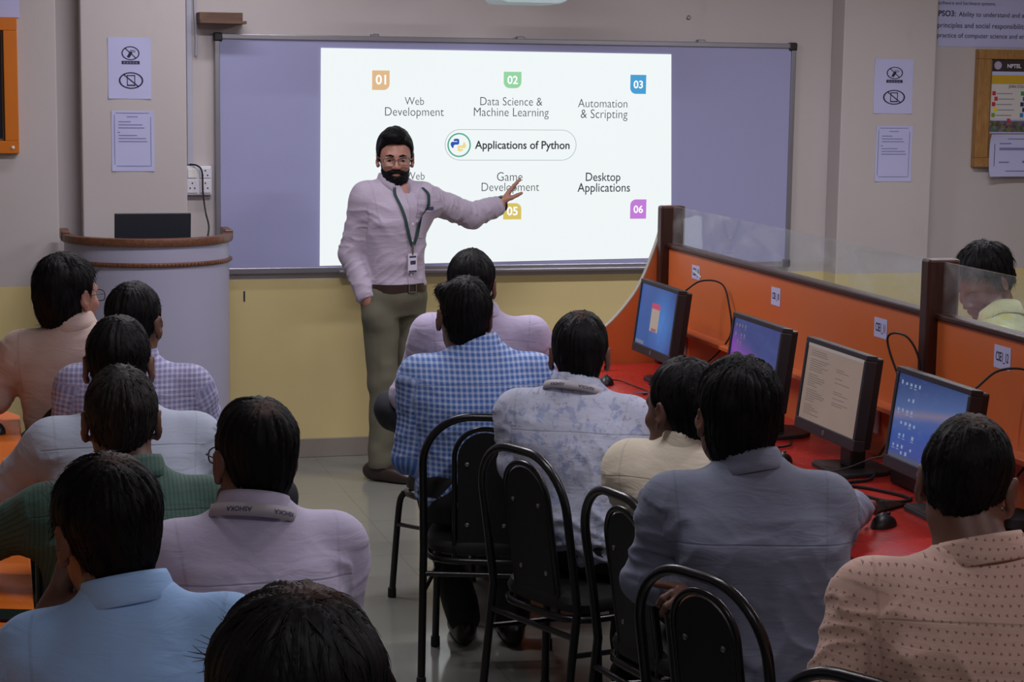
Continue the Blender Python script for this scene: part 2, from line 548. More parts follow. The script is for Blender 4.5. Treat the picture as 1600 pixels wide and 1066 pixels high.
def two_notices(px0, px1, pz0, pz1, qx0, qx1, qz0, qz1, where, y):
    t = sheet('prohibition_notice', 'white paper with two prohibition signs taped to the ' + where, 'notice', px0, px1, pz0, pz1, y)
    w, h = px1 - px0, pz1 - pz0
    prohibition(t, .005, h * .245, w * .21, h * .112, 'hand')
    mb = MB(); mb.box(.005 - w * .21, .005 + w * .21, -.0032, -.0024, h * .065, h * .105 + .004); mb.build('caption_bar', M_INK, t)
    mb = MB()
    for r in range(2):
        for k in range(5):
            mb.box(.005 - w * .17 + k * w * .07, .005 - w * .17 + k * w * .07 + w * .05, -.0036, -.003, h * .075 + r * h * .018, h * .075 + r * h * .018 + .003)
    mb.build('caption_text', M_INK2, t)
    prohibition(t, .006, -h * .20, w * .285, h * .135, 'phone')
    t = sheet('bordered_notice', 'bordered sheet of small print taped low on the ' + where, 'notice', qx0, qx1, qz0, qz1, y)
    w, h = (qx1 - qx0) / 2, (qz1 - qz0) / 2
    frame2d(-w * .88, w * .86, -h * .84, h * .93, .003, -.0028).build('border', M_INK2, t)
    mb = MB(); mb.box(-w * .28, w * .24, -.0034, -.0026, h * .79, h * .815); mb.build('title_line', M_INK2, t)
    mb = MB()
    for k, (a, b) in enumerate(((-.68, -.1), (-.68, .45), (-.68, .55), (-.72, -.6), (-.68, .2), (-.68, .62), (-.68, .68))):
        z = h * (.62 - .1 * k - (.05 if k > 2 else 0))
        mb.box(w * a, w * b, -.0032, -.0026, z, z + .004)
    mb.build('small_print', M_INK2, t)

two_notices(.622, .820, 1.775, 2.060, .634, .831, 1.436, 1.720, 'left pillar', PF)
two_notices(4.527, 4.747, 1.734, 2.016, 4.550, 4.757, 1.380, 1.670, 'right pillar', PF)

# orange framed notice board at the left edge
M_ORFR = simple('orange_laminate_frame', srgb(206, 112, 18), 0.4, vary=.05)
M_DARKB = simple('dark_navy_felt', srgb(18, 17, 38), 0.8)
ob = thing('notice_board', 'dark notice board in an orange frame at the left end of the wall', 'notice board', (-.34, PF, 1.83))
b = MB()
L, Rr, B_, T = -.50, .551, -.31, .31
for q in ((L, Rr, B_, B_ + .058), (L, Rr, T - .058, T), (L, L + .062, B_ + .058, T - .058), (Rr - .062, Rr, B_ + .058, T - .058)):
    b.box(q[0], q[1], -.045, -.001, q[2], q[3], .003)
b.build('frame', M_ORFR, ob)
MB().box(L + .05, Rr - .05, -.022, -.001, B_ + .05, T - .05).build('felt', M_DARKB, ob)
frame2d(L + .06, Rr - .06, B_ + .056, T - .056, .012, -.024).build('inner_bead', simple('brown_bead', srgb(110, 84, 60), .5), ob)
MB().lathe([(.008, 0), (.008, .004), (.004, .006)], (0, 0, 0), 10, M=Matrix.Rotation(math.pi / 2, 4, 'X')).build('screw_cap', M_FIT, ob, True, loc=(Rr - .028, -.045, B_ + .028))
t = sheet('poster', 'lilac paper poster above the orange framed notice board', 'poster', -.9, .226, 2.142, 2.55, PF)
lettering('lettering', 'engineering', .02 + .337, .12 + .337, .082, -.004, M_INK, t)

# poster of printed text at the top right
t = sheet('poster', 'lilac text poster at the top right above the wooden pin board', 'poster', 4.958, 6.2, 2.088, 2.62, WALL_Y, curl=0)
PX, PZ = (4.958 + 6.2) / 2, (2.088 + 2.62) / 2
def pl_line(s, px0, px1, z, off=0.0):
    lettering('lettering', s, px0 - PX, px1 - PX, z - PZ, -.0035, M_INK, t, off=off)
pl_line('PSO3:', 4.955, 5.056, 2.247, .02)
pl_line('Ability to understand and apply ethical', 5.074, 5.62, 2.247, .004)
pl_line('principles and social responsibilities in the', 4.953, 5.60, 2.187, .004)
pl_line('practice of computer science and engineering', 4.953, 5.60, 2.135, .004)
pl_line('software and hardware systems.', 4.953, 5.29, 2.308, .004)

# wooden pin board with its posters
def wood(name, c1, c2, sc_=(30, 30, 3), rough=.45):
    m = NT(name)
    co = m.coord()
    n = m.noise(m.mapping(co, sc_), 1.6, 5, .6, .6)
    m.l(m.ramp(n, [(.3, c1), (.7, c2)]), m.b.inputs['Base Color'])
    m.b.inputs['Roughness'].default_value = rough
    m.l(m.bump(n, .12, .001), m.b.inputs['Normal'])
    return m.mat
M_OAK = wood('light_brown_wood', srgb(140, 100, 52), srgb(172, 128, 76), (40, 40, 8))
M_BROWN = wood('dark_brown_wood', srgb(44, 21, 16), srgb(64, 33, 25), (60, 60, 6), .35)
bx0, bx1, bz0, bz1 = 5.182, 6.30, 1.45, 2.075
pb = thing('pin_board', 'wooden framed pin board at the right edge of the wall', 'notice board', ((bx0 + bx1) / 2, WALL_Y, (bz0 + bz1) / 2))
w, h = (bx1 - bx0) / 2, (bz1 - bz0) / 2
b = MB()
for q in ((-w, w, -h, -h + .05), (-w, w, h - .05, h), (-w, -w + .075, -h + .05, h - .05), (w - .075, w, -h + .05, h - .05)):
    b.box(q[0], q[1], -.05, -.001, q[2], q[3], .004)
b.build('frame', M_OAK, pb)
MB().box(-w + .06, w - .06, -.03, -.001, -h + .04, h - .04).build('cork', simple('cork', srgb(150, 110, 70), .9), pb)
PY = WALL_Y - .031
t = sheet('course_poster', 'colourful course poster pinned in the wooden board', 'poster', 5.27, 5.80, 1.63, 2.022, PY, curl=0)
W2, H2 = .265, .196
def strip(n_, x0, x1, z0, z1, col, par=None, y=-.0024):
    return MB().box(x0, x1, y - .0008, y, z0, z1).build(n_, simple('print_' + n_ + str(len(bpy.data.materials)), col, .6, vary=0), par or t)
hd = strip('header', -W2, W2, H2 - .062, H2, srgb(52, 42, 44))
lettering('lettering', 'NPTEL', -W2 + .088, -W2 + .17, H2 - .042, -.0040, simple('poster_white_ink', srgb(215, 210, 225), .6), t, off=.03)
MB().lathe([(.022, 0), (.022, .001)], (0, 0, 0), 20, M=Matrix.Rotation(math.pi / 2, 4, 'X')).build('seal', simple('poster_seal', srgb(170, 160, 185), .6), t, loc=(-W2 + .032, -.0035, H2 - .03))
strip('gold_band', -W2, W2, H2 - .128, H2 - .082, srgb(196, 158, 40))
strip('pale_field', -W2, W2, -H2 + .077, H2 - .13, srgb(205, 202, 200))
lettering('lettering', 'JOIN COURSES', -W2 + .10, -W2 + .235, H2 - .148, -.0042, simple('poster_brown_ink', srgb(90, 70, 30), .6), t, off=.02)
cols = [srgb(180, 40, 60), srgb(190, 50, 50), srgb(180, 45, 50), srgb(225, 200, 40), srgb(110, 150, 50), srgb(70, 130, 80), srgb(60, 80, 150), srgb(40, 40, 90), srgb(50, 40, 80), srgb(50, 120, 190), srgb(185, 50, 75)]
for k in range(11):
    r_, c_ = (k % 5, k // 5)
    x = -W2 + .006 + c_ * .17 + (.013 if r_ % 2 else 0); z = H2 - .178 - r_ * .029
    if k == 10: x, z = -W2 + .10, H2 - .178 - 5 * .029
    strip('bullet', x, x + .02, z - .011, z + .011, cols[k], None, -.0036)
    strip('text_line', x + .024, x + .12, z - .004, z + .001, srgb(140, 140, 165), None, -.0036)
def photo_mat():
    m = NT('photo_strip')
    n = m.n('ShaderNodeTexVoronoi'); m.l(m.coord(), n.inputs['Vector']); n.inputs['Scale'].default_value = 60
    m.l(m.mix(.82, n.outputs['Color'], srgb(60, 35, 30)), m.b.inputs['Base Color'])
    return m.mat
MB().box(-W2, W2, -.0034, -.0024, -H2 + .008, -H2 + .068).build('photo_strip', photo_mat(), t)
t = sheet('certificate', 'white bordered certificate hanging below the wooden pin board poster', 'notice', 5.262, 5.80, 1.40, 1.626, WALL_Y - .055, curl=.02)
frame2d(-.24, .24, -.085, .09, .003, -.0028).build('border', M_INK, t)
mb = MB()
for (x0, x1, z) in ((-.21, -.14, .06), (-.21, .1, .035), (-.21, -.06, .028), (-.21, -.15, -.04), (-.07, -.04, -.04), (-.07, -.05, -.035)):
    mb.box(x0, x1, -.0033, -.0026, z, z + .007)
mb.build('small_print', M_INK2, t)

# wooden block shelf and white conduit, sockets with the laptop lead
M_SHELF = wood('weathered_wood_block', srgb(84, 62, 50), srgb(112, 84, 68), (6, 40, 40), .7)
ws = thing('wall_shelf', 'small brown wooden shelf block high on the wall beside the whiteboard', 'shelf', (1.155, WALL_Y, 2.14))
MB().box(-.105, .10, -.13, -.001, .005, .045, .003).build('block', M_SHELF, ws)
MB().box(-.105, .115, -.16, -.001, -.008, .006, .002).build('ledge_board', M_SHELF, ws)
M_COND = simple('white_pvc', srgb(176, 178, 196), .45)
MB().box(1.000, 1.026, WALL_Y - .022, WALL_Y, 1.462, CEIL_Z - .01, .003).build('conduit', M_COND)
tag(bpy.data.objects['conduit'], 'white plastic conduit running down the wall to the sockets', 'conduit')
MB().tube([(1.04, WALL_Y - .012, CEIL_Z - .02), (1.042, WALL_Y - .012, 2.2), (1.048, WALL_Y - .014, 2.05), (1.045, WALL_Y - .012, 1.98)], .006, 8).build('wall_cable', M_COND, smooth=True)
tag(bpy.data.objects['wall_cable'], 'thin white cable hanging beside the wooden shelf block', 'cable')
so = thing('socket_box', 'white double power socket box on the wall left of the whiteboard', 'socket', (1.05, WALL_Y, 1.385))
M_SOCK = simple('socket_white', srgb(208, 208, 218), .4)
MB().box(-.063, .063, -.045, -.001, -.07, .07, .006).build('box', M_SOCK, so)
M_HOLE = simple('socket_holes', srgb(30, 30, 34), .6)
for k, x in enumerate((-.031, .031)):
    p = MB().box(x - .026, x + .026, -.051, -.043, -.06, .005, .003).build('socket_face', M_SOCK, so)
    mb = MB()
    for (a, b) in ((0, -.012), (-.011, -.036), (.011, -.036)):
        mb.lathe([(.0038, 0), (.0038, .002)], (0, 0, 0), 10, M=Matrix.Translation((x + a, -.0505, b)) @ Matrix.Rotation(math.pi / 2, 4, 'X'))
    mb.build('pin_holes', M_HOLE, p)
    if k == 0:
        MB().box(x - .022, x + .022, -.052, -.043, .012, .058, .004).build('switch', M_FIT, so)
    else:
        p = MB().box(x - .026, x + .026, -.051, -.043, .012, .06, .003).build('socket_face', M_SOCK, so)
        mb = MB()
        for (a, b) in ((0, .048), (-.011, .026), (.011, .026)):
            mb.lathe([(.0038, 0), (.0038, .002)], (0, 0, 0), 10, M=Matrix.Translation((x + a, -.0505, b)) @ Matrix.Rotation(math.pi / 2, 4, 'X'))
        mb.build('pin_holes', M_HOLE, p)
M_CABLE = simple('black_rubber_cable', srgb(16, 16, 18), .5)
cb = MB(); cb.tube(smooth_path([(1.012, WALL_Y - .03, 1.462), (1.04, WALL_Y - .07, 1.458), (1.062, WALL_Y - .08, 1.43), (1.066, WALL_Y - .08, 1.33), (1.075, WALL_Y - .10, 1.24), (1.08, WALL_Y - .19, 1.165), (1.05, WALL_Y - .24, 1.08), (.99, WALL_Y - .33, 1.050), (.965, WALL_Y - .40, 1.051)]), .0045, 8)
tag(cb.build('laptop_cable', M_CABLE, smooth=True), 'black cable dropping from the wall sockets behind the lectern', 'cable')
MB().box(1.268, 1.276, WALL_Y - .003, WALL_Y, .79, .84).build('wall_hook', M_INK)
tag(bpy.data.objects['wall_hook'], 'small dark mark like a hook on the yellow wall below the whiteboard', 'hook')
MB().lathe([(.007, 0), (.012, .004), (.006, .010)], (0, 0, 0), 12, M=Matrix.Rotation(math.pi / 2, 4, 'X')).build('wall_screw', M_ALU, smooth=True, loc=(3.55, WALL_Y, 2.21))
tag(bpy.data.objects['wall_screw'], 'small screw head on the plain wall above the whiteboard', 'screw')

# ------------------------------------------------------------------ lectern
M_LECT = simple('grey_laminate', srgb(158, 157, 180), .38, vary=.03)
M_LBAND = wood('carved_wood_band', srgb(72, 42, 30), srgb(120, 76, 50), (60, 60, 60), .4)
lx, ly = .775, 9.19
def bow(rx, d, n=28, a0=0.0, a1=math.pi):
    return [(rx * math.cos(a0 + (a1 - a0) * i / n), -d * math.sin(a0 + (a1 - a0) * i / n)) for i in range(n + 1)]
le = thing('lectern', 'grey bow-fronted lectern with dark wooden bands by the whiteboard', 'lectern', (lx, ly, 0))
RX, DD = .372, .32
def shell(z0, z1, rx, d, th):
    o = bow(rx, d); i = bow(rx - th, d - th)
    return o + i[::-1]
b = MB(); b.prism(shell(.0, 1.13, RX, DD, .018), 'z', .0, 1.13); b.build('front_panel', M_LECT, le, True)
b = MB(); b.box(-RX, -RX + .018, 0, .16, 0, 1.14, .002); b.build('side_panel', M_LECT, le)
b = MB(); b.box(RX - .018, RX, 0, .16, 0, 1.14, .002); b.build('side_panel', M_LECT, le)
for z0, z1, e, nm in ((1.13, 1.165, .016, 'top_rim'), (1.036, 1.056, .010, 'wood_band')):
    b = MB(); b.prism(bow(RX + e, DD + e) + bow(RX - .03, DD - .03)[::-1], 'z', z0, z1, bev=.004); b.build(nm, M_LBAND, le, True)
mb = MB()
for i in range(64):
    a = math.pi * (i + .5) / 64
    mb.box(-.008, .008, -.004, .004, 1.040, 1.052, .002, mat=Matrix.Translation(((RX + .010) * math.cos(a), -(DD + .010) * math.sin(a), 0)) @ Matrix.Rotation(-a + math.pi / 2, 4, 'Z'))
mb.build('carved_beads', M_LBAND, le)
for sx in (-1, 1):
    MB().box(sx * RX - .02, sx * RX + .02, -.01, .17, 1.13, 1.178, .006).build('rim_end', M_LBAND, le)
b = MB(); b.prism(bow(RX - .018, DD - .018), 'z', 1.020, 1.040); b.box(-RX + .018, RX - .018, 0, .15, 1.020, 1.040); b.build('desktop', M_LECT, le)
# laptop open on the lectern, its lid towards the room
M_LAP = simple('laptop_charcoal', srgb(38, 42, 50), .45)
lp = thing('laptop', 'dark laptop open on the lectern, its lid towards the room', 'laptop', (lx + .012, ly - .02, 1.0405))
MB().box(-.17, .17, -.08, .16, 0, .017, .004).build('base', M_LAP, lp)
b = MB(); b.box(-.172, .172, -.005, .003, 0, .215, .003, mat=Matrix.Translation((0, -.078, .014)) @ Matrix.Rotation(math.radians(10), 4, 'X')); b.build('lid', M_LAP, lp)

# ------------------------------------------------------------------ computer desk on the right
PXX = 2.76
DZ = .74
def laminate(name, c1, c2, rough=.3):
    m = NT(name)
    geo = m.n('ShaderNodeNewGeometry').outputs['Position']
    m.l(m.mix(m.noise(geo, 3.0, 5, .6), c1, c2), m.b.inputs['Base Color'])
    r = m.n('ShaderNodeMapRange'); m.l(m.noise(geo, 7.0, 4), r.inputs[0]); r.inputs[3].default_value = rough - .06; r.inputs[4].default_value = rough + .08
    m.l(r.outputs[0], m.b.inputs['Roughness'])
    m.l(m.bump(m.noise(geo, 220.0, 2), .05, .0005), m.b.inputs['Normal'])
    return m.mat
M_RED = laminate('red_laminate', srgb(168, 42, 38), srgb(182, 50, 44), .26)
M_ORG = laminate('orange_laminate', srgb(200, 102, 52), srgb(210, 112, 60), .36)
M_ORT = laminate('orange_tabletop', srgb(222, 112, 34), srgb(232, 124, 44), .28)
M_EDGE = simple('pale_edge_band', srgb(170, 160, 150), .5)

YE = 7.64          # far end of the desk row
YN = 1.6           # near end, past the camera's view
dk = thing('computer_desk', 'long red topped computer desk running along the orange partition', 'desk', (PXX, YE, 0))
def L_(p): return p
MB().box(-.66, -.017, YN - YE, -.021, DZ - .028, DZ, .004).build('desktop', M_RED, dk)
MB().box(-.69, -.66, YN - YE, -.021, DZ - .032, DZ + .001, .008).build('front_edge', M_BROWN, dk)
for y in (-1.15, -2.31, -3.65, -5.4):
    MB().box(-.60, -.02, y - .012, y + .012, 0.002, DZ - .03).build('support_panel', M_ORG, dk)

pt = thing('partition', 'orange partition with brown posts and a glass strip behind the monitors', 'partition', (PXX, YE, 0))
MB().box(-.016, .016, YN - YE, -.021, 0, 1.222).build('panel', M_ORG, pt)
MB().box(-.027, .027, YN - YE, -.05, 1.2225, 1.240, .004).build('glass_rail', M_BROWN, pt)
for a_, b_ in ((-.07, -2.405), (-2.353, -4.737), (-4.685, YN - YE)):
    MB().box(-.075, -.015, b_, a_, .905, .922, .003).build('wiring_ledge', M_ORG, pt)
def glass_material():
    m = NT('smudged_glass')
    geo = m.n('ShaderNodeNewGeometry').outputs['Position']
    m.b.inputs['Base Color'].default_value = (.86, .93, .92, 1)
    m.b.inputs['Transmission Weight'].default_value = 1.0
    m.b.inputs['IOR'].default_value = 1.46
    sm = m.step(m.noise(m.mapping(geo, (1, 1.2, 2.0)), 3.2, 5, .6, .8), .45, .75)
    r = m.n('ShaderNodeMapRange'); m.l(sm, r.inputs[0]); r.inputs[3].default_value = .0; r.inputs[4].default_value = .10
    m.l(r.outputs[0], m.b.inputs['Roughness'])
    tr = m.n('ShaderNodeBsdfTransparent'); tr.inputs[0].default_value = (.955, .985, .98, 1)
    df = m.n('ShaderNodeBsdfDiffuse'); df.inputs[0].default_value = (.8, .84, .86, 1)
    gl = m.n('ShaderNodeBsdfGlossy'); gl.inputs['Roughness'].default_value = .02
    fr = m.n('ShaderNodeFresnel'); fr.inputs[0].default_value = 1.45
    a = m.n('ShaderNodeMixShader'); bf = m.n('ShaderNodeNewGeometry').outputs['Backfacing']
    m.l(m.math('MULTIPLY', fr.outputs[0], m.math('SUBTRACT', 1.0, bf)), a.inputs[0]); m.l(tr.outputs[0], a.inputs[1]); m.l(gl.outputs[0], a.inputs[2])
    b2 = m.n('ShaderNodeMixShader'); m.l(m.math('MULTIPLY_ADD', sm, .13, .04), b2.inputs[0]); m.l(a.outputs[0], b2.inputs[1]); m.l(df.outputs[0], b2.inputs[2])
    m.l(b2.outputs[0], m.t.nodes['Material Output'].inputs['Surface'])
    return m.mat
M_GLASS = glass_material()
GT = 1.392
POSTS = [7.612, 5.272, 2.94]
def post(y, z1):
    b = MB(); b.box(-.052, .052, y - YE - .038, y - YE + .016, DZ + .0025, z1, .008); return b.build('post', M_BROWN, pt)
for k, y in enumerate(POSTS):
    post(y, 1.40 if k else 1.392)
for a, b_ in ((POSTS[0] - .02, POSTS[1] + .012), (POSTS[1] - .032, POSTS[2] + .012), (POSTS[2] - .032, YN)):
    MB().box(-.003, .003, b_ - YE, a - YE, 1.236, GT).build('glass_pane', M_GLASS, pt)

# curved end panel: a concave sweep from the post down to the desk front, the mirrored one behind it
def end_panel(name, sgn, label, mat):
    prof = [(.022, 1.391), (.025, 1.33), (.043, 1.253), (.073, 1.169), (.104, 1.093), (.154, 1.009), (.255, .899), (.40, .80), (.56, .745), (.69, .735)]
    P = smooth_path([(p[0], 0, p[1]) for p in prof], 5)
    out = [(sgn * p.x, p.z) for p in P]
    poly = [(0.0, 1.391)] + out + [(sgn * .69, 0.0), (0, 0)]
    e = thing(name, label, 'end panel', (PXX, YE, 0))
    b = MB(); b.prism(poly, 'y', -.0115, .012); b.build('panel', mat, e)
    band = MB()
    for i in range(len(P) - 1):
        p, q = P[i], P[i + 1]
        d = Vector((q.x - p.x, 0, q.z - p.z)).normalized(); nn = Vector((-d.z, 0, d.x)) * .004
        if nn.x < 0: nn = -nn
        v = []
        for y in (-.0118, .016):
            for s in (p, q):
                v += [(sgn * (s.x - .001), y, s.z), (sgn * (s.x + nn.x), y, s.z + nn.z)]
        band.add(v, [(0, 1, 3, 2), (4, 6, 7, 5), (0, 2, 6, 4), (1, 5, 7, 3), (0, 4, 5, 1), (2, 3, 7, 6)])
    band.build('edge_band', M_EDGE if sgn < 0 else M_BROWN, e)
    return e
end_panel('desk_end_panel', -1, 'orange end panel of the desk row with a concave pale edge', M_ORG)
end_panel('desk_end_panel', 1, 'red end panel curving down behind the glass on the far side of the partition', M_RED)
d2 = thing('computer_desk', 'red desk on the far side of the glass topped partition', 'desk', (PXX, YE, 0))
MB().box(.019, .66, YN - YE, -.021, DZ - .028, DZ, .004).build('desktop', M_RED, d2)
for y in (-.55, -2.31, -3.65, -5.4):
    MB().box(.02, .60, y - .012, y + .012, 0.002, DZ - .03).build('support_panel', M_ORG, d2)

# seat labels pasted on the partition
def seat_label(y0, y1, z0, z1, txt, label):
    t = thing('seat_label', label, 'label', (PXX - .016, (y0 + y1) / 2, (z0 + z1) / 2))
    w, h = abs(y1 - y0) / 2, (z1 - z0) / 2
    MB().box(-.0012, -.0002, -w, w, -h, h).build('paper', M_PAPER, t)
    vv, ff = text_verts(txt, .012)
    xs = [p[0] for p in vv]; k = (2 * w * .76) / (max(xs) - min(xs)); mx = (max(xs) + min(xs)) / 2
    mb = MB(); mb.add([(-.0018, -(p[0] - mx) * k, (p[1] - .3) * k * 1.9) for p in vv], ff)
    mb.build('lettering', M_INK, t)
    return t
t = seat_label(7.302, 7.215, 1.126, 1.180, 'CSE1_9', 'white paper seat label nearest the far end post of the partition')
b = MB(); b.box(-.0026, -.0018, -.062, .03, -.004, .003, mat=Matrix.Rotation(.2, 4, 'X')); b.build('tape', M_FIT, t)
seat_label(6.493, 6.412, 1.118, 1.182, 'CSE1_10', 'white paper seat label above the monitor with the purple wallpaper')
seat_label(5.655, 5.565, 1.116, 1.178, 'CSE1_11', 'white paper seat label just left of the tall brown post')
seat_label(4.893, 4.802, 1.132, 1.196, 'CSE1_12', 'white paper seat label to the right of the tall brown post')
# power sockets under the ledge
for y, lab in ((7.40, 'white wall socket with black plugs behind the farthest monitor'), (5.65, 'white wall socket with plugs behind the monitor showing a document')):
    t = thing('desk_socket', lab, 'socket', (PXX - .017, y, .855))
    MB().box(-.012, 0, -.065, .065, -.042, .042, .004).build('plate', M_SOCK, t)
    for dy in (-.02, .03):
        MB().box(-.055, -.012, dy - .02, dy + .02, -.03, .02, .006).build('plug', M_BLACKP, t)

# ------------------------------------------------------------------ monitors
M_BEZ = simple('dark_grey_bezel', srgb(34, 35, 40), .45)
def screen_gradient(name, fn):
    m = NT(name)
    x, y, z = m.sep(m.coord())
    col = fn(m, y, z)
    m.b.inputs['Base Color'].default_value = (.01, .01, .012, 1)
    m.b.inputs['Roughness'].default_value = .35
    m.l(col, m.b.inputs['Emission Color'])
    m.b.inputs['Emission Strength'].default_value = .8
    return m.mat
MW, MH = .432, .285
def monitor(y, label, mat, deco, x=2.485, turn=0.0):
    """flat monitor facing -X; local y runs along the desk, +y is its left as the user sees it"""
    t = thing('monitor', label, 'monitor', (x, y, DZ), turn)
    tilt = Matrix.Translation((.0, 0, .245)) @ Matrix.Rotation(math.radians(7), 4, 'Y')
    b = MB(); o = [(-.075, -.12), (.06, -.10), (.10, -.07), (.10, .07), (.06, .10), (-.075, .12), (-.10, .09), (-.10, -.09)]
    b.prism([(p[0] + .085, p[1]) for p in o], 'z', .0005, .014, bev=.003); b.build('base', M_BEZ, t)
    b = MB(); b.box(.055, .105, -.04, .04, .012, .20, .006); b.build('stand', M_BLACKP, t)
    hz = MH / 2
    b = MB()
    f = .016
    for q in ((-MW / 2, MW / 2, hz - f, hz), (-MW / 2, MW / 2, -hz, -hz + .034), (-MW / 2, -MW / 2 + f, -hz + .034, hz - f), (MW / 2 - f, MW / 2, -hz + .034, hz - f)):
        b.box(-.006, .03, q[0], q[1], q[2], q[3], .0025, mat=tilt)
    b.build('bezel', M_BEZ, t)
    b = MB(); b.box(.0, .055, -MW / 2 + .008, MW / 2 - .008, -hz + .006, hz - .006, .006, mat=tilt); b.box(.05, .085, -.13, .13, -.11, .10, .008, mat=tilt); b.build('housing', M_BLACKP, t)
    sw, s0, s1 = MW / 2 - f, -hz + .034, hz - f
    b = MB(); b.box(-.0015, .002, -sw, sw, s0, s1)
    s = b.build('screen', mat, t); s.matrix_local = tilt
    b = MB(); b.lathe([(.008, 0), (.008, .001)], (0, 0, 0), 18, M=tilt @ Matrix.Translation((-.0062, 0, -hz + .017)) @ Matrix.Rotation(-math.pi / 2, 4, 'Y')); lg = b.build('logo', M_ALU, t)
    vv, ff = text_verts('hp', .0)
    mb = MB(); mb.add([tuple(tilt @ Vector((-.0078, -(p[0] - .55) * .010, -hz + .0145 + p[1] * .010))) for p in vv], ff); mb.build('lettering', M_BLACKP, lg)
    deco(s, sw, s0, s1)
    return t
def quads(name, rects, mat, parent, x=-.0022):
    """thin printed rectangles on a screen: (y0,y1,z0,z1)"""
    mb = MB()
    for r in rects: mb.box(x - .0003, x, min(r[0], r[1]), max(r[0], r[1]), r[2], r[3])
    return mb.build(name, mat, parent)

def g1(m, y, z):
    a = m.mix(m.step(y, -.2, .2), srgb(40, 66, 130), srgb(52, 92, 158))
    d = m.n('ShaderNodeVectorMath', operation='DISTANCE'); m.l(m.coord(), d.inputs[0]); d.inputs[1].default_value = (0, -.07, .0)
    a = m.mix(m.step(d.outputs[1], .16, .02), a, srgb(64, 122, 196))
    return m.mix(m.math('MULTIPLY', m.step(m.noise(m.coord(), 9, 3, .5, 1.2), .5, .8), .4), a, srgb(70, 60, 150))
def d1(s, sw, s0, s1):
    quads('dialog', [(-.035, .055, -.045, .06)], glow('dialog_cream', srgb(165, 150, 140), .8), s)
    quads('dialog_header', [(-.036, .056, .043, .064)], glow('dialog_red', srgb(190, 62, 100), .8), s, -.0027)
    quads('dialog_button', [(-.02, .035, -.044, -.032)], glow('dialog_button_red', srgb(150, 90, 100), .8), s, -.0027)
    quads('taskbar', [(sw - .1, sw - .005, s0 + .002, s0 + .016)], glow('taskbar_pale', srgb(110, 120, 150), .7), s)
monitor(7.10, 'farthest monitor with a small dialog box on a blue screen', screen_gradient('screen_blue', g1), d1, 2.525)
def g2(m, y, z):
    n = m.noise(m.mapping(m.coord(), (1, 3, 6)), 4.0, 5, .6, .8)
    up = m.mix(n, srgb(44, 46, 108), srgb(62, 84, 140))
    lo = m.mix(n, srgb(92, 52, 150), srgb(150, 78, 178))
    return m.mix(m.step(m.math('ADD', m.math('ADD', z, m.math('MULTIPLY', y, -.35)), m.math('MULTIPLY', n, .12)), .10, .03), up, lo)
def icons(rows, seed, col=srgb(150, 170, 205)):
    def f(s, sw, s0, s1):
        rnd = random.Random(seed); R = []
        for (z, cols) in rows:
            for c in cols:
                yy = sw - .02 - c * .026
                R.append((yy, yy - .008 - rnd.random() * .004, z, z + .007 + rnd.random() * .004))
                if rnd.random() > .4: R.append((yy + .002, yy - .013, z - .006, z - .004))
        quads('desktop_icons', R, glow('icon_pale', col, .6), s)
        quads('taskbar', [(-sw, sw, s0, s0 + .012)], glow('taskbar_grey', srgb(90, 100, 130), .5), s, -.0021)
    return f
monitor(6.02, 'monitor with a purple and blue desktop wallpaper', screen_gradient('screen_purple', g2), icons([(.10, (0, 1, 2, 3)), (.07, (0, 2, 3)), (.045, (1, 2))], 3, srgb(140, 120, 130)))
def g3(m, y, z):
    return m.mix(m.noise(m.mapping(m.coord(), (1, 1, 1)), 5.0, 2), srgb(124, 108, 98), srgb(140, 122, 112))
def d3(s, sw, s0, s1):
    rnd = random.Random(5); R = []
    for k in range(30):
        z = s1 - .022 - k * .0067
        if k in (3, 10, 17, 24): continue
        R.append((sw - .03, sw - .03 - .05 - rnd.random() * .09, z, z + .0022))
        if 4 < k < 22 and rnd.random() > .25: R.append((-.02, -.02 - .05 - rnd.random() * .06, z, z + .0022))
    quads('document_text', R, glow('document_grey', srgb(92, 80, 76), .8), s)
    quads('window_bar', [(-sw, sw, s1 - .010, s1)], glow('window_bar_grey', srgb(150, 140, 138), .7), s, -.0021)
monitor(5.40, 'monitor showing a beige page of text', screen_gradient('screen_document', g3), d3)
def g4(m, y, z):
    a = m.ramp(m.step(m.math('ADD', z, m.math('MULTIPLY', y, .12)), -.11, .13), [(0, srgb(62, 72, 135)), (.35, srgb(50, 78, 150)), (.52, srgb(70, 92, 150)), (.60, srgb(120, 112, 140)), (.68, srgb(74, 96, 146)), (1, srgb(34, 58, 108))])
    return m.mix(m.math('MULTIPLY', m.step(m.noise(m.mapping(m.coord(), (1, 2, 7)), 9, 4, .6, .5), .55, .75), .28), a, srgb(110, 124, 165))
monitor(4.775, 'nearest monitor with rows of icons on a blue landscape wallpaper', screen_gradient('screen_landscape', g4),
        icons([(.098, (0, 1, 2, 3, 4)), (.055, (2, 3)), (.022, (0, 1, 2, 3)), (-.012, (1, 2, 3, 4)), (-.046, (1, 2, 4)), (-.078, (0, 1, 2, 4)), (-.094, (2, 3))], 8))

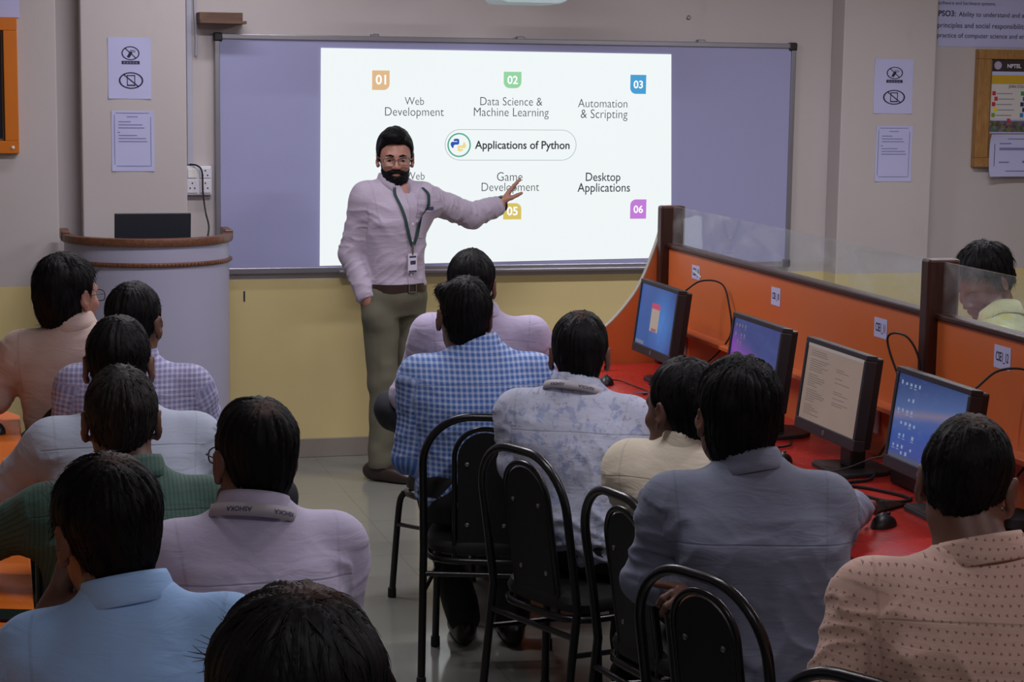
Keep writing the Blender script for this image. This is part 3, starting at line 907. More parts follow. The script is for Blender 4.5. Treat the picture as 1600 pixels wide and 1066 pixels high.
def cable(label, pts, r=.0035, mat=None, name='cable'):
    b = MB(); b.tube(smooth_path(pts, 7), r, 7)
    return tag(b.build(name, mat or M_CABLE, smooth=True), label, 'cable')
cable('black cable arching from the farthest monitor to the wiring ledge', [(2.60, 7.02, 1.10), (2.66, 6.98, 1.15), (2.715, 6.90, 1.145), (2.72, 6.83, 1.06), (2.725, 6.82, .98), (2.72, 6.86, .925), (2.70, 6.92, .87), (2.66, 7.0, .80)])
cable('black cable arching from the nearest monitor against the orange partition', [(2.60, 4.73, 1.10), (2.66, 4.715, 1.15), (2.72, 4.66, 1.155), (2.735, 4.58, 1.10), (2.738, 4.56, 1.03), (2.73, 4.60, .96), (2.70, 4.66, .87)])
cable('black cable bundle rising behind the monitor showing a document', [(2.60, 5.30, .80), (2.68, 5.27, .95), (2.70, 5.25, 1.08), (2.67, 5.28, 1.165), (2.63, 5.33, 1.155), (2.66, 5.28, 1.02), (2.72, 5.2, .86)])
cable('thin black wire trailing across the desk in front of the document monitor', [(2.30, 5.86, DZ + .005), (2.33, 5.72, DZ + .006), (2.345, 5.45, DZ + .012), (2.41, 5.27, .77), (2.44, 5.17, .80), (2.50, 5.11, .84), (2.58, 5.08, .85)], .0025)
for k, (cx_, cy_) in enumerate(((2.53, 6.73), (2.61, 6.50))):
    cable(('outer' if k else 'inner') + ' black cable coil by the foot of the farthest monitor', [(cx_ + .10, cy_ + .22, DZ + .03), (cx_ - .02, cy_ + .1, DZ + .07), (cx_ - .10, cy_ - .02, DZ + .03), (cx_ - .06, cy_ - .12, DZ + .011), (cx_ + .04, cy_ - .10, DZ + .012), (cx_ + .08, cy_ + .02, DZ + .03), (cx_ + .02, cy_ + .12, DZ + .06), (cx_ - .08, cy_ + .04, DZ + .011 + .01 * k), (cx_ - .16, cy_ - .06, DZ + .011)], .0045)
cable('black cable lying in a loop left of the document monitor base', [(2.41, 6.02, DZ + .006), (2.43, 5.90, DZ + .006), (2.43, 5.80, DZ + .006), (2.45, 5.755, DZ + .008), (2.52, 5.78, DZ + .008), (2.555, 5.84, DZ + .012)], .004)
cable('black cable lying on the desk between the two nearest monitors', [(2.42, 5.21, DZ + .005), (2.50, 5.12, DZ + .005), (2.55, 4.98, DZ + .005), (2.47, 4.95, DZ + .006), (2.42, 5.04, DZ + .012), (2.44, 5.20, DZ + .006), (2.54, 5.235, DZ + .007), (2.58, 5.27, DZ + .02)], .005)
b = MB(); b.box(2.60, 2.68, 5.02, 5.22, DZ + .0005, DZ + .05, .008); tag(b.build('power_adapter', M_BLACKP), 'black power adapter behind the nearest monitor', 'adapter')
# keyboards are out of view; mice, phones and small things on the desk
def mouse(loc, rz, label, lead=None):
    t = thing('computer_mouse', label, 'mouse', loc, rz)
    mb = MB(); n = 14; v = []; f = []; rows = 7
    for i in range(rows + 1):
        a = math.pi / 2 * i / rows
        for k in range(n):
            b_ = 2 * math.pi * k / n
            v.append((.030 * math.cos(a) * math.cos(b_), .054 * math.cos(a) * math.sin(b_) , .034 * math.sin(a) * (1 - .15 * math.sin(b_))))
    for i in range(rows):
        for k in range(n):
            f.append((i * n + k, i * n + (k + 1) % n, (i + 1) * n + (k + 1) % n, (i + 1) * n + k))
    f.append(tuple(range(n))[::-1])
    mb.add(v, f).build('shell', M_BLACKP, t, True)
    MB().box(-.004, .004, .018, .034, .024, .034, .002).build('wheel', M_BEZ, t)
    if lead: cb_ = MB(); cb_.tube(smooth_path(lead, 7), .0022, 6); cb_.build('lead', M_CABLE, t, True)
    return t
mouse((2.335, 7.12, DZ + .0005), -.4, 'black mouse on the red desk beside the farthest monitor', [(.0, .05, .012), (.05, .06, .005), (.10, -.02, .004), (.16, -.14, .005), (.20, -.25, .01)])
mouse((2.33, 4.70, DZ + .0005), -.9, 'dark glossy mouse on the desk beside the man in the dotted shirt')
mouse((2.40, 5.55, DZ + .0005), -.6, 'dark mouse on the desk just past the bushy haired man in grey')
M_PHG = simple('phone_glass', srgb(30, 46, 44), .06, spec=.9)
def phone(loc, rz, label, face=None):
    t = thing('mobile_phone', label, 'phone', loc, rz)
    MB().box(-.037, .037, -.079, .079, 0, .008, .003).build('case', M_BLACKP, t)
    MB().box(-.034, .034, -.075, .075, .0078, .0088).build('glass', face or M_PHG, t)
    return t
phone((2.275, 6.50, DZ + .0005), -.75, 'dark green glossy phone lying on the desk beyond the cream shirted man')
phone((2.25, 6.315, DZ + .0005), .5, 'pale glossy phone lying on the desk closest to the cream shirted man', simple('phone_pale_glass', srgb(150, 172, 170), .08, spec=.8))
phone((2.415, 4.90, DZ + .0005), -1.0, 'black phone on the desk under the hand of the man in grey')
kb = thing('key_bunch', 'small bunch of metal keys on the desk past the phones', 'keys', (2.42, 6.86, DZ + .001))
b = MB(); b.tube([(.014 * math.cos(a * .52), .014 * math.sin(a * .52), .006) for a in range(12)], .0015, 6, closed=True); b.build('ring', M_ALU, kb, True)
for k in range(3):
    b = MB(); m_ = Matrix.Rotation(2.0 + k * .7, 4, 'Z'); b.box(.012, .03, -.009, .009, .001 + .003 * k, .0035 + .003 * k, .001, mat=m_); b.box(.03, .06, -.003, .003, .001 + .003 * k, .0035 + .003 * k, mat=m_); b.build('key', M_ALU, kb)
# pouch and pen by the right edge, plastic bottles
po = thing('pouch', 'crumpled black pouch on the desk by the right edge of the picture', 'pouch', (2.66, 4.60, DZ + .001))
b = MB(); b.lathe([(.03, 0), (.055, .012), (.05, .035), (.03, .05), (.012, .052)], (0, 0, 0), 18, sx=1.0, sy=1.2); b.build('cloth', simple('black_cloth', srgb(26, 25, 27), .8), po, True)
pe = thing('pen', 'dark pen with a pale clip lying on the desk beside the pouch', 'pen', (2.57, 4.56, DZ + .006), .5)
b = MB(); b.tube([(0, -.07, 0), (0, .068, 0)], .005, 10); b.build('barrel', M_BLACKP, pe, True)
b = MB(); b.box(-.0015, .0015, -.068, -.03, .005, .0075); b.build('clip', M_ALU, pe)
def bottle(loc, label, h=.21, r=.032, mat=None):
    t = thing('bottle', label, 'bottle', loc)
    mb = MB(); mb.lathe([(r * .9, 0), (r, .008), (r, h * .3), (r * .95, h * .34), (r, h * .38), (r, h * .62), (r * .8, h * .76), (r * .42, h * .86), (r * .42, h * .90)], (0, 0, 0), 20); mb.build('body', mat, t, True)
    mb = MB(); mb.lathe([(r * .5, h * .895), (r * .5, h * .985), (r * .45, h)], (0, 0, 0), 18); mb.build('cap', M_FIT, t, True)
    return t
def clear_plastic():
    m = NT('clear_plastic')
    tr = m.n('ShaderNodeBsdfTransparent'); tr.inputs[0].default_value = (.86, .89, .9, 1)
    gl = m.n('ShaderNodeBsdfGlossy'); gl.inputs['Roughness'].default_value = .05
    fr = m.n('ShaderNodeLayerWeight'); fr.inputs[0].default_value = .45
    a = m.n('ShaderNodeMixShader'); m.l(fr.outputs['Facing'], a.inputs[0]); m.l(tr.outputs[0], a.inputs[1]); m.l(gl.outputs[0], a.inputs[2])
    m.l(a.outputs[0], m.t.nodes['Material Output'].inputs['Surface'])
    return m.mat
M_PET = clear_plastic()
bottle((2.585, 4.345, DZ + .0005), 'clear plastic water bottle cut by the right edge of the picture', .20, .031, M_PET)
bottle((2.365, 7.44, DZ + .0005), 'pale plastic bottle at the far end of the desk by the yellow wall', .215, .028, simple('bottle_pale_pink', srgb(196, 176, 186), .35))

# ------------------------------------------------------------------ orange table on the left
tb = thing('long_table', 'long orange topped table along the left side', 'table', (0, 0, 0))
o = [(.135, 6.74), (.10, 6.82), (-.60, 6.82), (-.60, 2.0), (.05, 2.0), (.083, 2.06)]
b = MB(); b.prism(o, 'z', .732, .760, bev=.004); b.build('tabletop', M_ORT, tb)
b = MB(); b.prism([(p[0] - .02 if p[0] > 0 else p[0] + .01, p[1] - .02 if p[1] > 4 else p[1] + .02) for p in o], 'z', .70, .731); b.build('apron', M_BROWN, tb)
for (x, y) in ((-.04, 6.6), (-.55, 6.6), (-.55, 2.2), (-.55, 4.4), (-.04, 2.2)):
    b = MB(); b.box(x - .02, x + .02, y - .02, y + .02, .0, .70, .004); b.build('leg', M_BLACKP, tb)
t = phone((.037, 4.235, .7605), 1.25, 'black phone lying on the orange table at the left edge')
mouse((.050, 6.43, .7605), .4, 'black mouse at the left edge on the far end of the orange table')

# ------------------------------------------------------------------ black tube chairs
M_TUBEB = simple('black_enamel_tube', srgb(17, 17, 20), .28, vary=.1)
M_VINYL = simple('black_vinyl', srgb(10, 10, 12), .6, bump=.2, bscale=300)
M_RUB = simple('rubber_ferrule', srgb(20, 20, 21), .7)
M_STEEL = simple('steel_bolt', srgb(150, 148, 146), .3, metal=.9)
def hoop(hw_, zt, zb, y_of_z, rr, n=12):
    """an upside-down U in the leaning back plane, corner radius rr"""
    pts = []
    for k in range(5): pts.append((-hw_, zb + (zt - rr - zb) * k / 5))
    for a in range(n + 1):
        t = math.pi - (math.pi / 2) * a / n
        pts.append((-hw_ + rr + rr * math.cos(t), zt - rr + rr * math.sin(t)))
    for a in range(n + 1):
        t = math.pi / 2 - (math.pi / 2) * a / n
        pts.append((hw_ - rr + rr * math.cos(t), zt - rr + rr * math.sin(t)))
    for k in range(4, -1, -1): pts.append((hw_, zb + (zt - rr - zb) * k / 5))
    return [(x, y_of_z(z), z) for x, z in pts]
def back_y(z):
    # rear legs kick back to the floor, the back leans gently
    return -.20 - .05 * max(0, (.45 - z) / .45) - .07 * max(0, (z - .45) / .43)
def build_chair():
    t = thing('chair', 'x', 'chair')
    b = MB()
    hp = hoop(.195, .875, .018, back_y, .155)
    b.tube(hp, .0125, 12); b.build('back_hoop', M_TUBEB, t, True)
    b = MB(); b.tube(hoop(.098, .835, .40, lambda z: back_y(z) + .012, .095), .008, 10); b.build('inner_hoop', M_TUBEB, t, True)
    o = [(-.088, .44), (.088, .44)] + [(p[0], p[1]) for p in arc(0, .735, .088, 0, 180, 16)]
    mb = MB(); n = len(o); v = []; f = []
    for (k, d) in ((1.0, -.006), (1.0, .004), (.93, .022), (.75, .028)):
        for p in o:
            cx_, cz_ = 0, .62
            z = cz_ + (p[1] - cz_) * (1 - (1 - k) * .6)
            v.append((p[0] * k, back_y(z) + .014 + d, z))
    for r in range(3):
        for i in range(n):
            f.append((r * n + i, r * n + (i + 1) % n, (r + 1) * n + (i + 1) % n, (r + 1) * n + i))
    f.append(tuple(range(n))[::-1]); f.append(tuple(3 * n + i for i in range(n)))
    pad = mb.add(v, f).build('back_pad', M_VINYL, t, True)
    for (x, z) in ((-.058, .72), (.058, .72), (-.058, .52), (.058, .52)):
        b = MB(); b.lathe([(.007, 0), (.007, .004), (.003, .006)], (x, back_y(z) + .008, z), 10, M=Matrix.Rotation(math.pi / 2, 4, 'X')); b.build('bolt', M_STEEL, pad, True)
    # seat pad: round cornered cushion
    def sq(a, hx, hy, p=4.0):
        c, s = math.cos(a), math.sin(a)
        r = (abs(c) ** p + abs(s) ** p) ** (-1 / p)
        return (hx * r * c, hy * r * s)
    mb = MB(); v = []; f = []; n = 36
    prof = [(.90, .415), (1.0, .425), (1.02, .445), (.98, .462), (.80, .472), (.4, .476)]
    for (k, z) in prof:
        for i in range(n):
            p = sq(2 * math.pi * i / n, .195 * k, .195 * k); v.append((p[0], p[1] - .005, z))
    for r in range(len(prof) - 1):
        for i in range(n): f.append((r * n + i, r * n + (i + 1) % n, (r + 1) * n + (i + 1) % n, (r + 1) * n + i))
    f.append(tuple(range(n))[::-1]); f.append(tuple((len(prof) - 1) * n + i for i in range(n)))
    mb.add(v, f).build('seat', M_VINYL, t, True)
    b = MB(); b.tube([(sq(2 * math.pi * i / 32, .192, .200)[0], sq(2 * math.pi * i / 32, .192, .200)[1] - .002, .402) for i in range(32)], .011, 10, closed=True); b.build('seat_frame', M_TUBEB, t, True)
    b = MB(); b.tube([(-.19, back_y(.36), .362), (.19, back_y(.36), .362)], .009, 10); b.build('rear_stretcher', M_TUBEB, t, True)
    for sx in (-1, 1):
        b = MB(); b.tube(smooth_path([(sx * .175, .16, .40), (sx * .182, .178, .36), (sx * .186, .195, .2), (sx * .19, .21, .02)], 4), .012, 10); l = b.build('leg', M_TUBEB, t, True)
        b = MB(); b.lathe([(.015, 0), (.016, .004), (.015, .035), (.0125, .037)], (sx * .19, .211, 0), 12); b.build('ferrule', M_RUB, l, True)
        b = MB(); b.lathe([(.015, 0), (.016, .004), (.015, .035), (.0125, .037)], (sx * .195, back_y(0.02), 0), 12); b.build('ferrule', M_RUB, t, True)
        b = MB(); b.tube([(sx * .19, back_y(.30), .31), (sx * .187, .185, .28)], .008, 8); b.build('side_stretcher', M_TUBEB, t, True)
    return t
CHAIR0 = None
def place_chair(x, y, yaw, label):
    """x,y: seat centre; yaw: degrees clockwise from +Y, the way the chair faces"""
    global CHAIR0
    if CHAIR0 is None:
        CHAIR0 = build_chair(); c = CHAIR0
    else:
        c = copy_tree(CHAIR0)
    c.location = (x, y, 0)
    c.rotation_euler = (0, 0, -math.radians(yaw))
    c['label'] = label
    c['group'] = 'black tube chairs of the audience'
    return c
def chair_by_back(bx_, by_, yaw, label):
    a = math.radians(yaw)
    return place_chair(bx_ + math.sin(a) * .24, by_ + math.cos(a) * .24, yaw, label)

# ------------------------------------------------------------------ people: implicit surfaces on a graded grid
f32 = np.float32
def axis(lo, hi, h, fine=()):
    """grid line positions from lo to hi with spacing h, finer inside the (a,b,hf) ranges"""
    cuts = [lo]
    x = lo
    while x < hi:
        st = h
        for a, b, hf in fine:
            if a - 1e-6 <= x < b: st = min(st, hf)
            elif x < a < x + st: st = min(st, max(hf, a - x))
        x += st
        cuts.append(x)
    return np.array(cuts, f32)

class Field:
    def __init__(s, X, Y, Z):
        s.A = (X, Y, Z)
        s.V = np.full((len(X), len(Y), len(Z)), 0.5, f32)
    def _sl(s, bb, m):
        out = []
        for i in range(3):
            a = np.searchsorted(s.A[i], bb[i][0] - m); b = np.searchsorted(s.A[i], bb[i][1] + m)
            out.append(slice(max(0, a - 2), b + 2))
        return tuple(out)
    def _g(s, sl):
        return (s.A[0][sl[0]][:, None, None], s.A[1][sl[1]][None, :, None], s.A[2][sl[2]][None, None, :])
    def add(s, prim, k=.02):
        fn, bb = prim
        sl = s._sl(bb, k + .03)
        v = s.V[sl]
        if v.size == 0: return
        d = fn(*s._g(sl)).astype(f32)
        if k > 0:
            h = np.clip(k - np.abs(d - v), 0, None) / k
            s.V[sl] = np.minimum(d, v) - h * h * (k * .25)
        else: s.V[sl] = np.minimum(d, v)
    def cut(s, prim, k=.01):
        fn, bb = prim
        sl = s._sl(bb, k + .01)
        v = s.V[sl]
        if v.size == 0: return
        d = -fn(*s._g(sl)).astype(f32)
        h = np.clip(k - np.abs(d - v), 0, None) / k
        s.V[sl] = np.maximum(d, v) + h * h * (k * .25)
    def keep(s, fn, k=.006):
        d = fn(*s._g((slice(None),) * 3)).astype(f32)
        h = np.clip(k - np.abs(d - s.V), 0, None) / k
        s.V = np.maximum(d, s.V) + h * h * (k * .25)
    def mesh(s):
        V = s.V; X, Y, Z = s.A
        S = (V < 0)
        Si = S.astype(np.int8)
        c = sum(Si[a:V.shape[0] - 1 + a, b:V.shape[1] - 1 + b, d:V.shape[2] - 1 + d] for a in (0, 1) for b in (0, 1) for d in (0, 1))
        act = (c > 0) & (c < 8)
        I, J, K = np.nonzero(act)
        idx = np.full(act.shape, -1, np.int32); idx[I, J, K] = np.arange(len(I))
        P = np.zeros((len(I), 3), np.float64); cnt = np.zeros(len(I))
        corners = [(a, b, d) for a in (0, 1) for b in (0, 1) for d in (0, 1)]
        val = {q: V[I + q[0], J + q[1], K + q[2]].astype(np.float64) for q in corners}
        co = {q: np.stack([X[I + q[0]], Y[J + q[1]], Z[K + q[2]]], 1).astype(np.float64) for q in corners}
        for q in corners:
            for ax in range(3):
                if q[ax]: continue
                r = list(q); r[ax] = 1; r = tuple(r)
                va, vb = val[q], val[r]
                m = (va < 0) != (vb < 0)
                t = np.where(m, va / np.where(m, va - vb, 1), 0)[:, None]
                P += np.where(m[:, None], co[q] + (co[r] - co[q]) * t, 0); cnt += m
        P /= cnt[:, None]
        F = []
        for ax in range(3):
            sa = [slice(1, -1)] * 3; sa[ax] = slice(0, -1)
            sb = [slice(1, -1)] * 3; sb[ax] = slice(1, None)
            A, B = S[tuple(sa)], S[tuple(sb)]
            for flip, m in ((False, A & ~B), (True, ~A & B)):
                q = np.stack(np.nonzero(m), 1)
                if len(q) == 0: continue
                q = q + 1; q[:, ax] -= 1
                o1, o2 = [(1, 2), (2, 0), (0, 1)][ax]
                def cell(d1, d2):
                    r = q.copy(); r[:, o1] -= d1; r[:, o2] -= d2
                    return idx[r[:, 0], r[:, 1], r[:, 2]]
                Q = np.stack([cell(1, 1), cell(0, 1), cell(0, 0), cell(1, 0)], 1)
                if flip: Q = Q[:, ::-1]
                F.append(Q)
        F = np.concatenate(F)
        return P, F[(F >= 0).all(1)]

def smooth_mesh(P, F, it=2, lam=.5):
    a = np.concatenate([F[:, [0, 1]], F[:, [1, 2]], F[:, [2, 3]], F[:, [3, 0]]])
    n = len(P)
    deg = np.bincount(a[:, 0], minlength=n) + np.bincount(a[:, 1], minlength=n)
    for _ in range(it):
        S = np.zeros_like(P)
        for c in range(3):
            S[:, c] = np.bincount(a[:, 0], P[a[:, 1], c], n) + np.bincount(a[:, 1], P[a[:, 0], c], n)
        P = P + lam * (S / np.maximum(deg, 1)[:, None] - P)
    return P

def normals(P, F):
    d1 = P[F[:, 2]] - P[F[:, 0]]; d2 = P[F[:, 3]] - P[F[:, 1]]
    fn = np.cross(d1, d2)
    N = np.zeros_like(P)
    for k in range(4):
        for c in range(3): N[:, c] += np.bincount(F[:, k], fn[:, c], len(P))
    return N / np.maximum(np.linalg.norm(N, axis=1), 1e-12)[:, None]

def _h(i, j, k, seed):
    n = (i * 374761393 + j * 668265263 + k * 2147483647 + seed * 974634777) & 0xffffffff
    n = ((n ^ (n >> 13)) * 1274126177) & 0xffffffff
    return ((n ^ (n >> 16)) & 0xffff) / 65535.0
def vnoise(p, seed=0):
    p = np.asarray(p, float); i = np.floor(p).astype(np.int64); f = p - i; f = f * f * (3 - 2 * f)
    r = 0
    for a in (0, 1):
        for b in (0, 1):
            for c in (0, 1):
                w = (f[:, 0] if a else 1 - f[:, 0]) * (f[:, 1] if b else 1 - f[:, 1]) * (f[:, 2] if c else 1 - f[:, 2])
                r = r + w * _h(i[:, 0] + a, i[:, 1] + b, i[:, 2] + c, seed)
    return r

def V3(*a): return np.array(a, float)
def cone(a, b, ra, rb):
    a = V3(*a); b = V3(*b); ab = b - a; L = max(float(ab @ ab), 1e-9)
    def fn(X, Y, Z):
        t = np.clip(((X - a[0]) * ab[0] + (Y - a[1]) * ab[1] + (Z - a[2]) * ab[2]) / L, 0, 1)
        return np.sqrt((X - a[0] - t * ab[0]) ** 2 + (Y - a[1] - t * ab[1]) ** 2 + (Z - a[2] - t * ab[2]) ** 2) - (ra + (rb - ra) * t)
    r = max(ra, rb)
    return fn, [(min(a[i], b[i]) - r, max(a[i], b[i]) + r) for i in range(3)]
def ell(c, r, R=None):
    """ellipsoid at c with radii r along the columns of R"""
    c = V3(*c); R = np.eye(3) if R is None else R
    def fn(X, Y, Z):
        x, y, z = X - c[0], Y - c[1], Z - c[2]
        k0 = 0; k1 = 0
        for i in range(3):
            u = x * R[0, i] + y * R[1, i] + z * R[2, i]
            k0 = k0 + (u / r[i]) ** 2; k1 = k1 + (u / r[i] ** 2) ** 2
        k0 = np.sqrt(k0); k1 = np.sqrt(k1)
        return k0 * (k0 - 1) / np.maximum(k1, 1e-6)
    e = [math.sqrt(sum((R[i, j] * r[j]) ** 2 for j in range(3))) for i in range(3)]
    return fn, [(c[i] - e[i], c[i] + e[i]) for i in range(3)]

def yaw_axes(deg):
    t = math.radians(deg)
    return V3(math.cos(t), -math.sin(t), 0), V3(math.sin(t), math.cos(t), 0)   # right, forward
def head_axes(yaw, pitch=0, roll=0):
    """columns right, forward, up; pitch>0 nods forward, roll>0 tips to the person's right"""
    r, f = yaw_axes(yaw); u = V3(0, 0, 1)
    p = math.radians(pitch); f2 = f * math.cos(p) - u * math.sin(p); u2 = u * math.cos(p) + f * math.sin(p)
    q = math.radians(roll); r3 = r * math.cos(q) - u2 * math.sin(q); u3 = u2 * math.cos(q) + r * math.sin(q)
    return np.stack([r3, f2, u3], 1)

TORSO_S = [0.0, .12, .30, .52, .70, .82, .92, 1.0]
TORSO_A = [.150, .172, .160, .166, .176, .158, .100, .058]
TORSO_B = [.095, .118, .112, .114, .118, .102, .074, .055]

class Body:
    """all joints of one figure in world coordinates"""
    def __init__(s, **k):
        s.__dict__.update(dict(hs=1.03, yaw=0, yaw_h=0, yaw_p=None, pitch=8, roll=0, pz=.600, shw=.165, drop=0.078, bw=1.0, bd=1.0,
                               neck=.058, elL=None, elR=None, wrL=None, wrR=None, stand=False, lean=None, nb=None, shl=None, shr=None, slouch=.03, arm=1.0,
                               handL=None, handR=None, kneeL=None, kneeR=None))
        s.__dict__.update(k)
        if s.yaw_p is None: s.yaw_p = s.yaw
        s.H = head_axes(s.yaw_h, s.pitch, s.roll)
        s.top = V3(*s.head)
        s.hc = s.top - s.H[:, 2] * .113 * s.hs              # mid-eye level, centre of the head
        s.R, s.F = yaw_axes(s.yaw)
        if s.nb is None: s.nb = s.hc - s.F * .035 + V3(0, 0, -.150 * s.hs)
        s.nb = V3(*s.nb)
        s.P = V3(s.pelvis[0], s.pelvis[1], s.pz)
        Rp, Fp = yaw_axes(s.yaw_p)
        s.Rp, s.Fp = Rp, Fp
        # shoulders
        c = s.nb + V3(0, 0, -s.drop) + s.F * .005
        s.SL = c - s.R * s.shw if s.shl is None else V3(*s.shl)
        s.SR = c + s.R * s.shw if s.shr is None else V3(*s.shr)
        def auto(S, sg):
            e = S + V3(0, 0, -.27) + s.F * .07 + s.R * sg * .035
            w = e + s.F * .19 - s.R * sg * .05 + V3(0, 0, -.06)
            return e, w
        eL, wL = auto(s.SL, -1); eR, wR = auto(s.SR, 1)
        s.EL = eL if s.elL is None else V3(*s.elL); s.WL = wL if s.wrL is None else V3(*s.wrL)
        s.ER = eR if s.elR is None else V3(*s.elR); s.WR = wR if s.wrR is None else V3(*s.wrR)
        # legs
        s.hipL = s.P - Rp * .085 + V3(0, 0, -.01); s.hipR = s.P + Rp * .085 + V3(0, 0, -.01)
        if not s.stand:
            s.knL = s.hipL + Fp * .41 - Rp * .05 + V3(0, 0, -.0) if s.kneeL is None else V3(*s.kneeL)
            s.knR = s.hipR + Fp * .41 + Rp * .05 + V3(0, 0, -.0) if s.kneeR is None else V3(*s.kneeR)
            s.anL = V3(s.knL[0], s.knL[1], .09) + Fp * .03; s.anR = V3(s.knR[0], s.knR[1], .09) + Fp * .03
            s.ftL = Fp; s.ftR = Fp
            s.anL = s.__dict__.get('ankL', s.anL); s.anR = s.__dict__.get('ankR', s.anR)
        s.O = V3(s.pelvis[0], s.pelvis[1], 0)
        # spine samples by height
        z0 = s.P[2] - .09; z1 = s.nb[2] + .005
        t = np.linspace(0, 1, 24)
        mid = (s.P + s.nb) / 2 - s.F * s.slouch
        p0 = V3(s.P[0], s.P[1], z0); p2 = V3(s.nb[0], s.nb[1], z1) + s.F * .012
        c_ = (1 - t)[:, None] ** 2 * p0 + 2 * ((1 - t) * t)[:, None] * mid + t[:, None] ** 2 * p2
        s.sp_z, s.sp_x, s.sp_y, s.sp_t = c_[:, 2], c_[:, 0], c_[:, 1], (c_[:, 2] - z0) / (z1 - z0)
        s.z0, s.z1 = z0, z1
    def torso(s, off=0.0):
        a_ = np.array(TORSO_A) * s.bw; b_ = np.array(TORSO_B) * s.bd
        def fn(X, Y, Z):
            z = Z[0, 0, :]
            t = (z - s.z0) / (s.z1 - s.z0)
            cx = np.interp(z, s.sp_z, s.sp_x); cy = np.interp(z, s.sp_z, s.sp_y)
            a = np.interp(t, TORSO_S, a_) + off; b = np.interp(t, TORSO_S, b_) + off
            w = np.clip(t, 0, 1)
            yw = np.radians(s.yaw_p + (s.yaw - s.yaw_p) * np.clip(w / .7, 0, 1))
            cx, cy, a, b, cs, sn = [q[None, None, :] for q in (cx, cy, a, b, np.cos(yw), np.sin(yw))]
            u = (X - cx) * cs - (Y - cy) * sn; v = (X - cx) * sn + (Y - cy) * cs
            n = 2.35
            au, av = np.abs(u) / a, np.abs(v) / b
            k0 = (au ** n + av ** n) ** (1 / n)
            k1 = np.sqrt((u / a ** 2) ** 2 + (v / b ** 2) ** 2)
            d = (k0 - 1) * k0 / np.maximum(k1, 1e-6)
            d = np.where(k0 < .05, -np.minimum(a, b), d)
            e = np.maximum(s.z0 - off - Z, Z - s.z1 - off)
            return np.where(e > 0, np.sqrt(np.maximum(d, 0) ** 2 + e ** 2), np.maximum(d, e))
        m = .30
        return fn, [(min(s.P[0], s.nb[0]) - m, max(s.P[0], s.nb[0]) + m), (min(s.P[1], s.nb[1]) - m, max(s.P[1], s.nb[1]) + m), (s.z0 - off, s.z1 + off)]
    def upper(s, F, off=0.0, arms=True, loose=0.0):
        F.add(s.torso(off), .01)
        for S, E, W, sg in ((s.SL, s.EL, s.WL, -1), (s.SR, s.ER, s.WR, 1)):
            F.add(cone(s.nb + V3(0, 0, -.030), S + V3(0, 0, -.004), .038 + off, .047 + off), .06)     # trapezius
            F.add(cone(s.nb + V3(0, 0, -.11), S + V3(0, 0, -.04), .085 * s.bd + off, .058 + off), .05)  # shoulder blades
            if arms:
                k = s.arm
                F.add(cone(S, E, .050 * k + off + loose * .4, .043 * k + off + loose), .045)
                F.add(cone(E, W, .043 * k + off + loose, .031 * k + off + loose * .7), .02)
    def legs(s, F, off=0.0):
        kk = .018 if s.stand else .05
        for h, k, a in ((s.hipL, s.knL, s.anL), (s.hipR, s.knR, s.anR)):
            F.add(cone(h, k, .082 + off, .058 + off), kk)
            F.add(cone(k, a, .056 + off, .040 + off * 1.6), .03)

def hand_prims(F, W, d, n, side, curl=.35, spread=.16, thumb=None, scale=1.0, bend=None):
    """palm and five fingers. W wrist, d direction of the fingers, n back-of-hand normal, side +1 if the thumb leaves on n x d"""
    d = d / np.linalg.norm(d); n = n - d * float(n @ d); n /= np.linalg.norm(n)
    t = np.cross(n, d) * side                      # towards the thumb
    k = scale
    for j, o in enumerate((.027, .009, -.009, -.026)):
        F.add(cone(W + d * .012 + t * o * .55 * k, W + d * .083 * k + t * o * k, .0135 * k, .0115 * k), .010)
    F.add(cone(W - d * .03, W + d * .02, .026 * k, .022 * k), .015)
    Ls = (.072, .080, .074, .058); O = (.0285, .0095, -.0095, -.0275)
    for j in range(4):
        p = W + d * (.086 - .006 * abs(j - 1)) * k + t * O[j] * k
        e = d + t * spread * (1.5 - j) * .55; e /= np.linalg.norm(e)
        nn = n - e * float(n @ e); nn /= np.linalg.norm(nn)
        c = curl * (1 + .12 * j) if bend is None else bend[j]
        L = Ls[j] * k; r = .0088 * k
        for fr, m in ((.44, .6), (.31, 1.3), (.25, 1.0)):
            ang = c * m
            e, nn = e * math.cos(ang) - nn * math.sin(ang), nn * math.cos(ang) + e * math.sin(ang)
            p2 = p + e * L * fr
            F.add(cone(p, p2, r, r * .90), .004)
            p = p2; r *= .90
    th = (d * .62 + t * .75 - n * .25) if thumb is None else thumb
    th = th / np.linalg.norm(th)
    b = W + d * .022 * k + t * .020 * k
    m1 = b + th * .042 * k; e2 = th + d * .35; e2 /= np.linalg.norm(e2)
    m2 = m1 + e2 * .032 * k; m3 = m2 + e2 * .026 * k
    F.add(cone(b, m1, .0145 * k, .0115 * k), .010)
    F.add(cone(m1, m2, .0105 * k, .0095 * k), .004); F.add(cone(m2, m3, .0095 * k, .0078 * k), .004)
